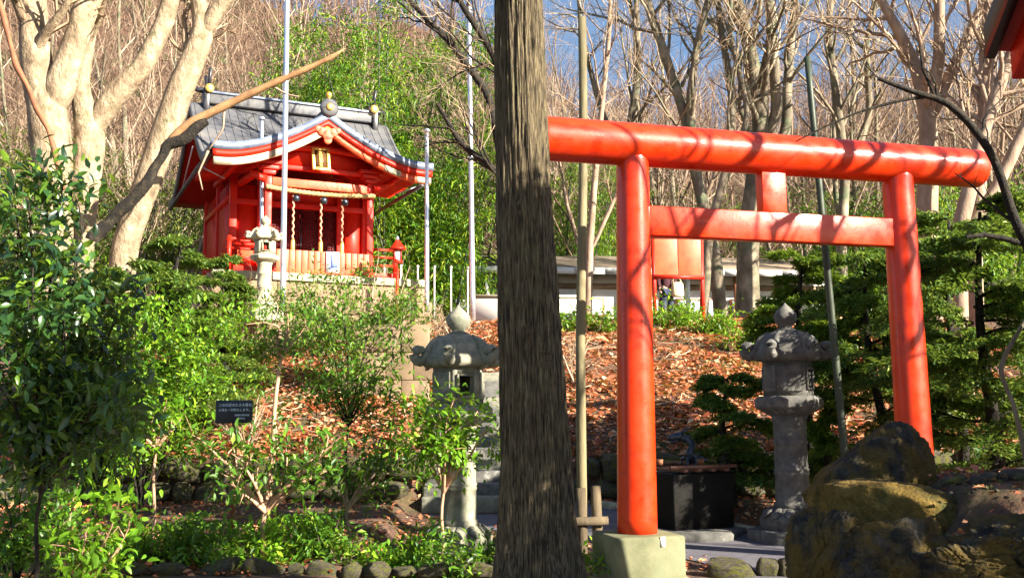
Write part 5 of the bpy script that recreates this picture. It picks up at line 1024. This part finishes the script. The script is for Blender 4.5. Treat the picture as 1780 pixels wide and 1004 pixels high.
for k, (px, d, n, lab) in enumerate(((250, 10.9, 5, 'low bright green plants at the front left of the planted bed'), (370, 10.7, 5, 'low green plants behind the edging stones below the bare limbs'), (480, 10.8, 5, 'low green plants at the foot of the bare limbed sapling'), (590, 10.9, 5, 'low leafy plants in the middle of the planted bed'), (690, 10.8, 5, 'low leafy plants left of the tall lantern plinth'), (800, 10.3, 5, 'low leafy plants at the foot of the big trunk on its left'))):
    b = ground_at(px, d); r = random.Random(k); shrub('low_plant', lab, b, [b + np.array([r.uniform(-.42, .42), r.uniform(-.3, .35), r.uniform(.12, .34)]) for _ in range(9)], 1500, .085, ('leaf_bright', 'leaf_mid')[k % 2], 90 + k, 'warm_bark', .006, .4, .17, cat='plant')
for k, (px, d, lab) in enumerate(((1150, 23.6, 'bright green low plants below the notice board'), (1235, 23.4, 'bright green low plants at the foot of the slim leaning trunk'), (1045, 23.8, 'bright green low plants beside the wooden pole on the crest'), (1320, 21.5, 'light green plants on the bank behind the dark lantern'), (1205, 24.0, 'bright green plants between notice board posts'), (985, 23.9, 'small green plants at the foot of the white wall'))):
    b = ground_at(px, d); r = random.Random(40 + k); shrub('low_plant', lab, b, [b + np.array([r.uniform(-.75, .75), r.uniform(-.3, .3), r.uniform(.15, .42)]) for _ in range(10)], 1000, .11, 'leaf_bright', 190 + k, 'warm_bark', .01, .42, .2, cat='plant')
shrub('low_plant', 'tuft of green leaves at the foot of the log rail fence', ground_at(1018, 9.6), [ground_at(1018, 9.6) + np.array([a, 0, c]) for a, c in ((-.1, .2), (.05, .3), (.12, .18))], 160, .07, 'leaf_bright', 290, 'warm_bark', .006, .4, .08, cat='plant')
# bare twiggy bush between shrine and flagpole
def bush(label, px, d, H, seed, mat='twig', n=14):
    b = ground_at(px, d); r = random.Random(seed); brs = []; c = [dict(segs=6, wander=.12, up=.02, kids=6, angle=.7, ratio=.5, rr=.55, start=.2, tip=.3), dict(segs=5, wander=.16, up=.02, kids=4, angle=.7, ratio=.5, rr=.6, start=.2, tip=.3), dict(segs=3, wander=.2, up=0, kids=0, angle=.6, ratio=.5, rr=.5, start=.2)]
    for k in range(n): grow(r, (0, 0, -.05), (r.gauss(0, .5), r.gauss(0, .5), 1), H * r.uniform(.6, 1), .02, 0, c, brs)
    t = thing('bare_bush', label, 'bush', b); obj('twigs', tubes(brs, 'twigs', 4), mat, t)
bush('tangled tan bare bush at the right corner of the shrine', 655, 20.6, 2.3, 301); bush('bare tan bush left of the shorter flagpole', 715, 20.0, 1.5, 302); bush('bare brush on the terrace between the two right flagpoles', 785, 22.5, 1.0, 303)
bush('thin bare bush on the leaf covered bank right of the big trunk', 1000, 19, 1.3, 304, n=6); bush('small bare bush at the foot of the bank behind the warning sign', 430, 15.9, .9, 305, n=8); bush('bare tan bush below the pale trunks', 175, 19, 2.4, 306); bush('bare thicket above the broken bough', 420, 21.5, 2.0, 307)

# ------------------------------------------------------------------ near tree at the right edge and trees behind the camera that shade the place
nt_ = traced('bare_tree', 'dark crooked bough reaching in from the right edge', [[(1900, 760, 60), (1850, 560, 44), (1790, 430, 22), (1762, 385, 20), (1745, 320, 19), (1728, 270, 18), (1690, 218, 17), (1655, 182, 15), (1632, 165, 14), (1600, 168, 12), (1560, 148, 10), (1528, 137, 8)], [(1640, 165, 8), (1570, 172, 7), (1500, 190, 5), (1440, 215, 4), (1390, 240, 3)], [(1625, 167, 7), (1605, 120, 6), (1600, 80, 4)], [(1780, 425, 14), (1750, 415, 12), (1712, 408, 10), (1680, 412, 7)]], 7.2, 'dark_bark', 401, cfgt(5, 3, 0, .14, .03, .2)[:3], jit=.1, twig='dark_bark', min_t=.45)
traced('bare_sapling', 'thin zigzag grey stem at the lower right edge', [[(1790, 830, 9), (1772, 740, 9), (1760, 700, 9), (1738, 642, 9), (1752, 605, 8), (1778, 565, 7), (1800, 520, 5)]], 7.4, 'grey_bark', 402, None, foot=1)
def back_tree(label, loc, H, seed, stems=3):
    o = gen_tree(seed, H, stems, .22); o.location = (*loc, gz(*loc)); o['label'] = label; del o['group']
back_tree('bare tree out of view right of the path', (14.5, 5.0), 11, 502, 3)
def gate_shade_tree():
    """bare tree to the right of the view; its limbs throw the bands of shade over the gate"""
    b = np.array([8.1, 6.2, gz(8.1, 6.2)]); t = thing('bare_tree', 'big bare tree out of view right of the gate, its limbs shading the beam', 'tree', b); mb = MB(); tw = []; r = random.Random(77)
    fork = np.array([7.7, 6.5, 3.4]); S_ = np.array(SUNV)
    mb.tube(resample([b - [0, 0, .2], (b + fork) / 2 + [.05, .05, 0], fork], 14) - b, np.linspace(.26, .17, 14), 12)
    for pl2, w_ in ((((1170, 450), (1210, 390), (1255, 320), (1290, 250), (1312, 170), (1325, 60)), .075), (((1420, 450), (1425, 400), (1428, 330), (1441, 262), (1455, 180), (1440, 60)), .085), (((1330, 405), (1420, 345), (1480, 305), (1528, 240), (1560, 150), (1610, 40)), .055),
                    (((1560, 460), (1548, 420), (1610, 350), (1668, 300), (1700, 230), (1760, 120)), .045), (((1140, 330), (1175, 280), (1160, 220), (1120, 120)), .03), (((1060, 520), (1085, 470), (1120, 420), (1100, 330), (1040, 230)), .04), (((1590, 560), (1570, 470), (1590, 400), (1600, 300)), .05)):
        q = np.array([P(x, y, 9.6 + (x - 1108) / 484 * .85) for x, y in pl2]) + S_ * (6.4 + r.uniform(-.5, .5)); pts = resample(np.vstack([fork + (q[0] - fork) * .02, fork + (q[0] - fork) * .5 + [0, 0, -.1], q]), 26)
        rad = np.linspace(w_ * 1.35, w_ * .5, 26); mb.tube(pts - b, rad, 8); dirs = [V3(pts[min(k + 1, 25)] - pts[max(k - 1, 0)]).normalized() for k in range(26)]
        kids(r, [V3(p) for p in pts], list(rad), dirs, 3.0, 1, cfgt(5, 4, 3), tw)
    mb.build('trunk', 'grey_bark', t, smooth=True); obj('crown', tubes(tw, 'crown', 4, b), 'twig', t)
gate_shade_tree()
def column_tree(label, loc, H, rad, seed, n=7000):
    g = np.random.default_rng(seed); z0 = gz(*loc); t = thing('shade_evergreen', label, 'tree', (*loc, z0)); B = []
    for k in range(60):
        q = g.random(); a = g.uniform(0, 6.28); r_ = rad * (1 - .55 * q ** 3) * g.uniform(.2, .75); B.append((math.cos(a) * r_, math.sin(a) * r_, .6 + (H - .9) * q, .5 * rad, .5 * rad, .5))
    MB().tube([(0, 0, -.1), (.05, 0, H * .5), (0, 0, H * .92)], [.13, .09, .02], 10).build('trunk', 'dark_bark', t, smooth=True); obj('crown', leaf_mesh('crown', *blob_leaves(g, B, n, .11, .4, shell=.2)), 'leaf_dark', t, kind='stuff')
column_tree('narrow evergreen added out of view beside the pavilion to shade the big trunk', (5.5, 4.3), 6.1, .95, 511, 26000)  # unseen tree, added and sized to keep the lower cedar trunk in shade
column_tree('broad evergreen added out of view behind the camera to shade the camellia', (8.6, .2), 8.6, 1.2, 512, 3500)  # unseen tree, put in the sun's way to dapple the dark camellia
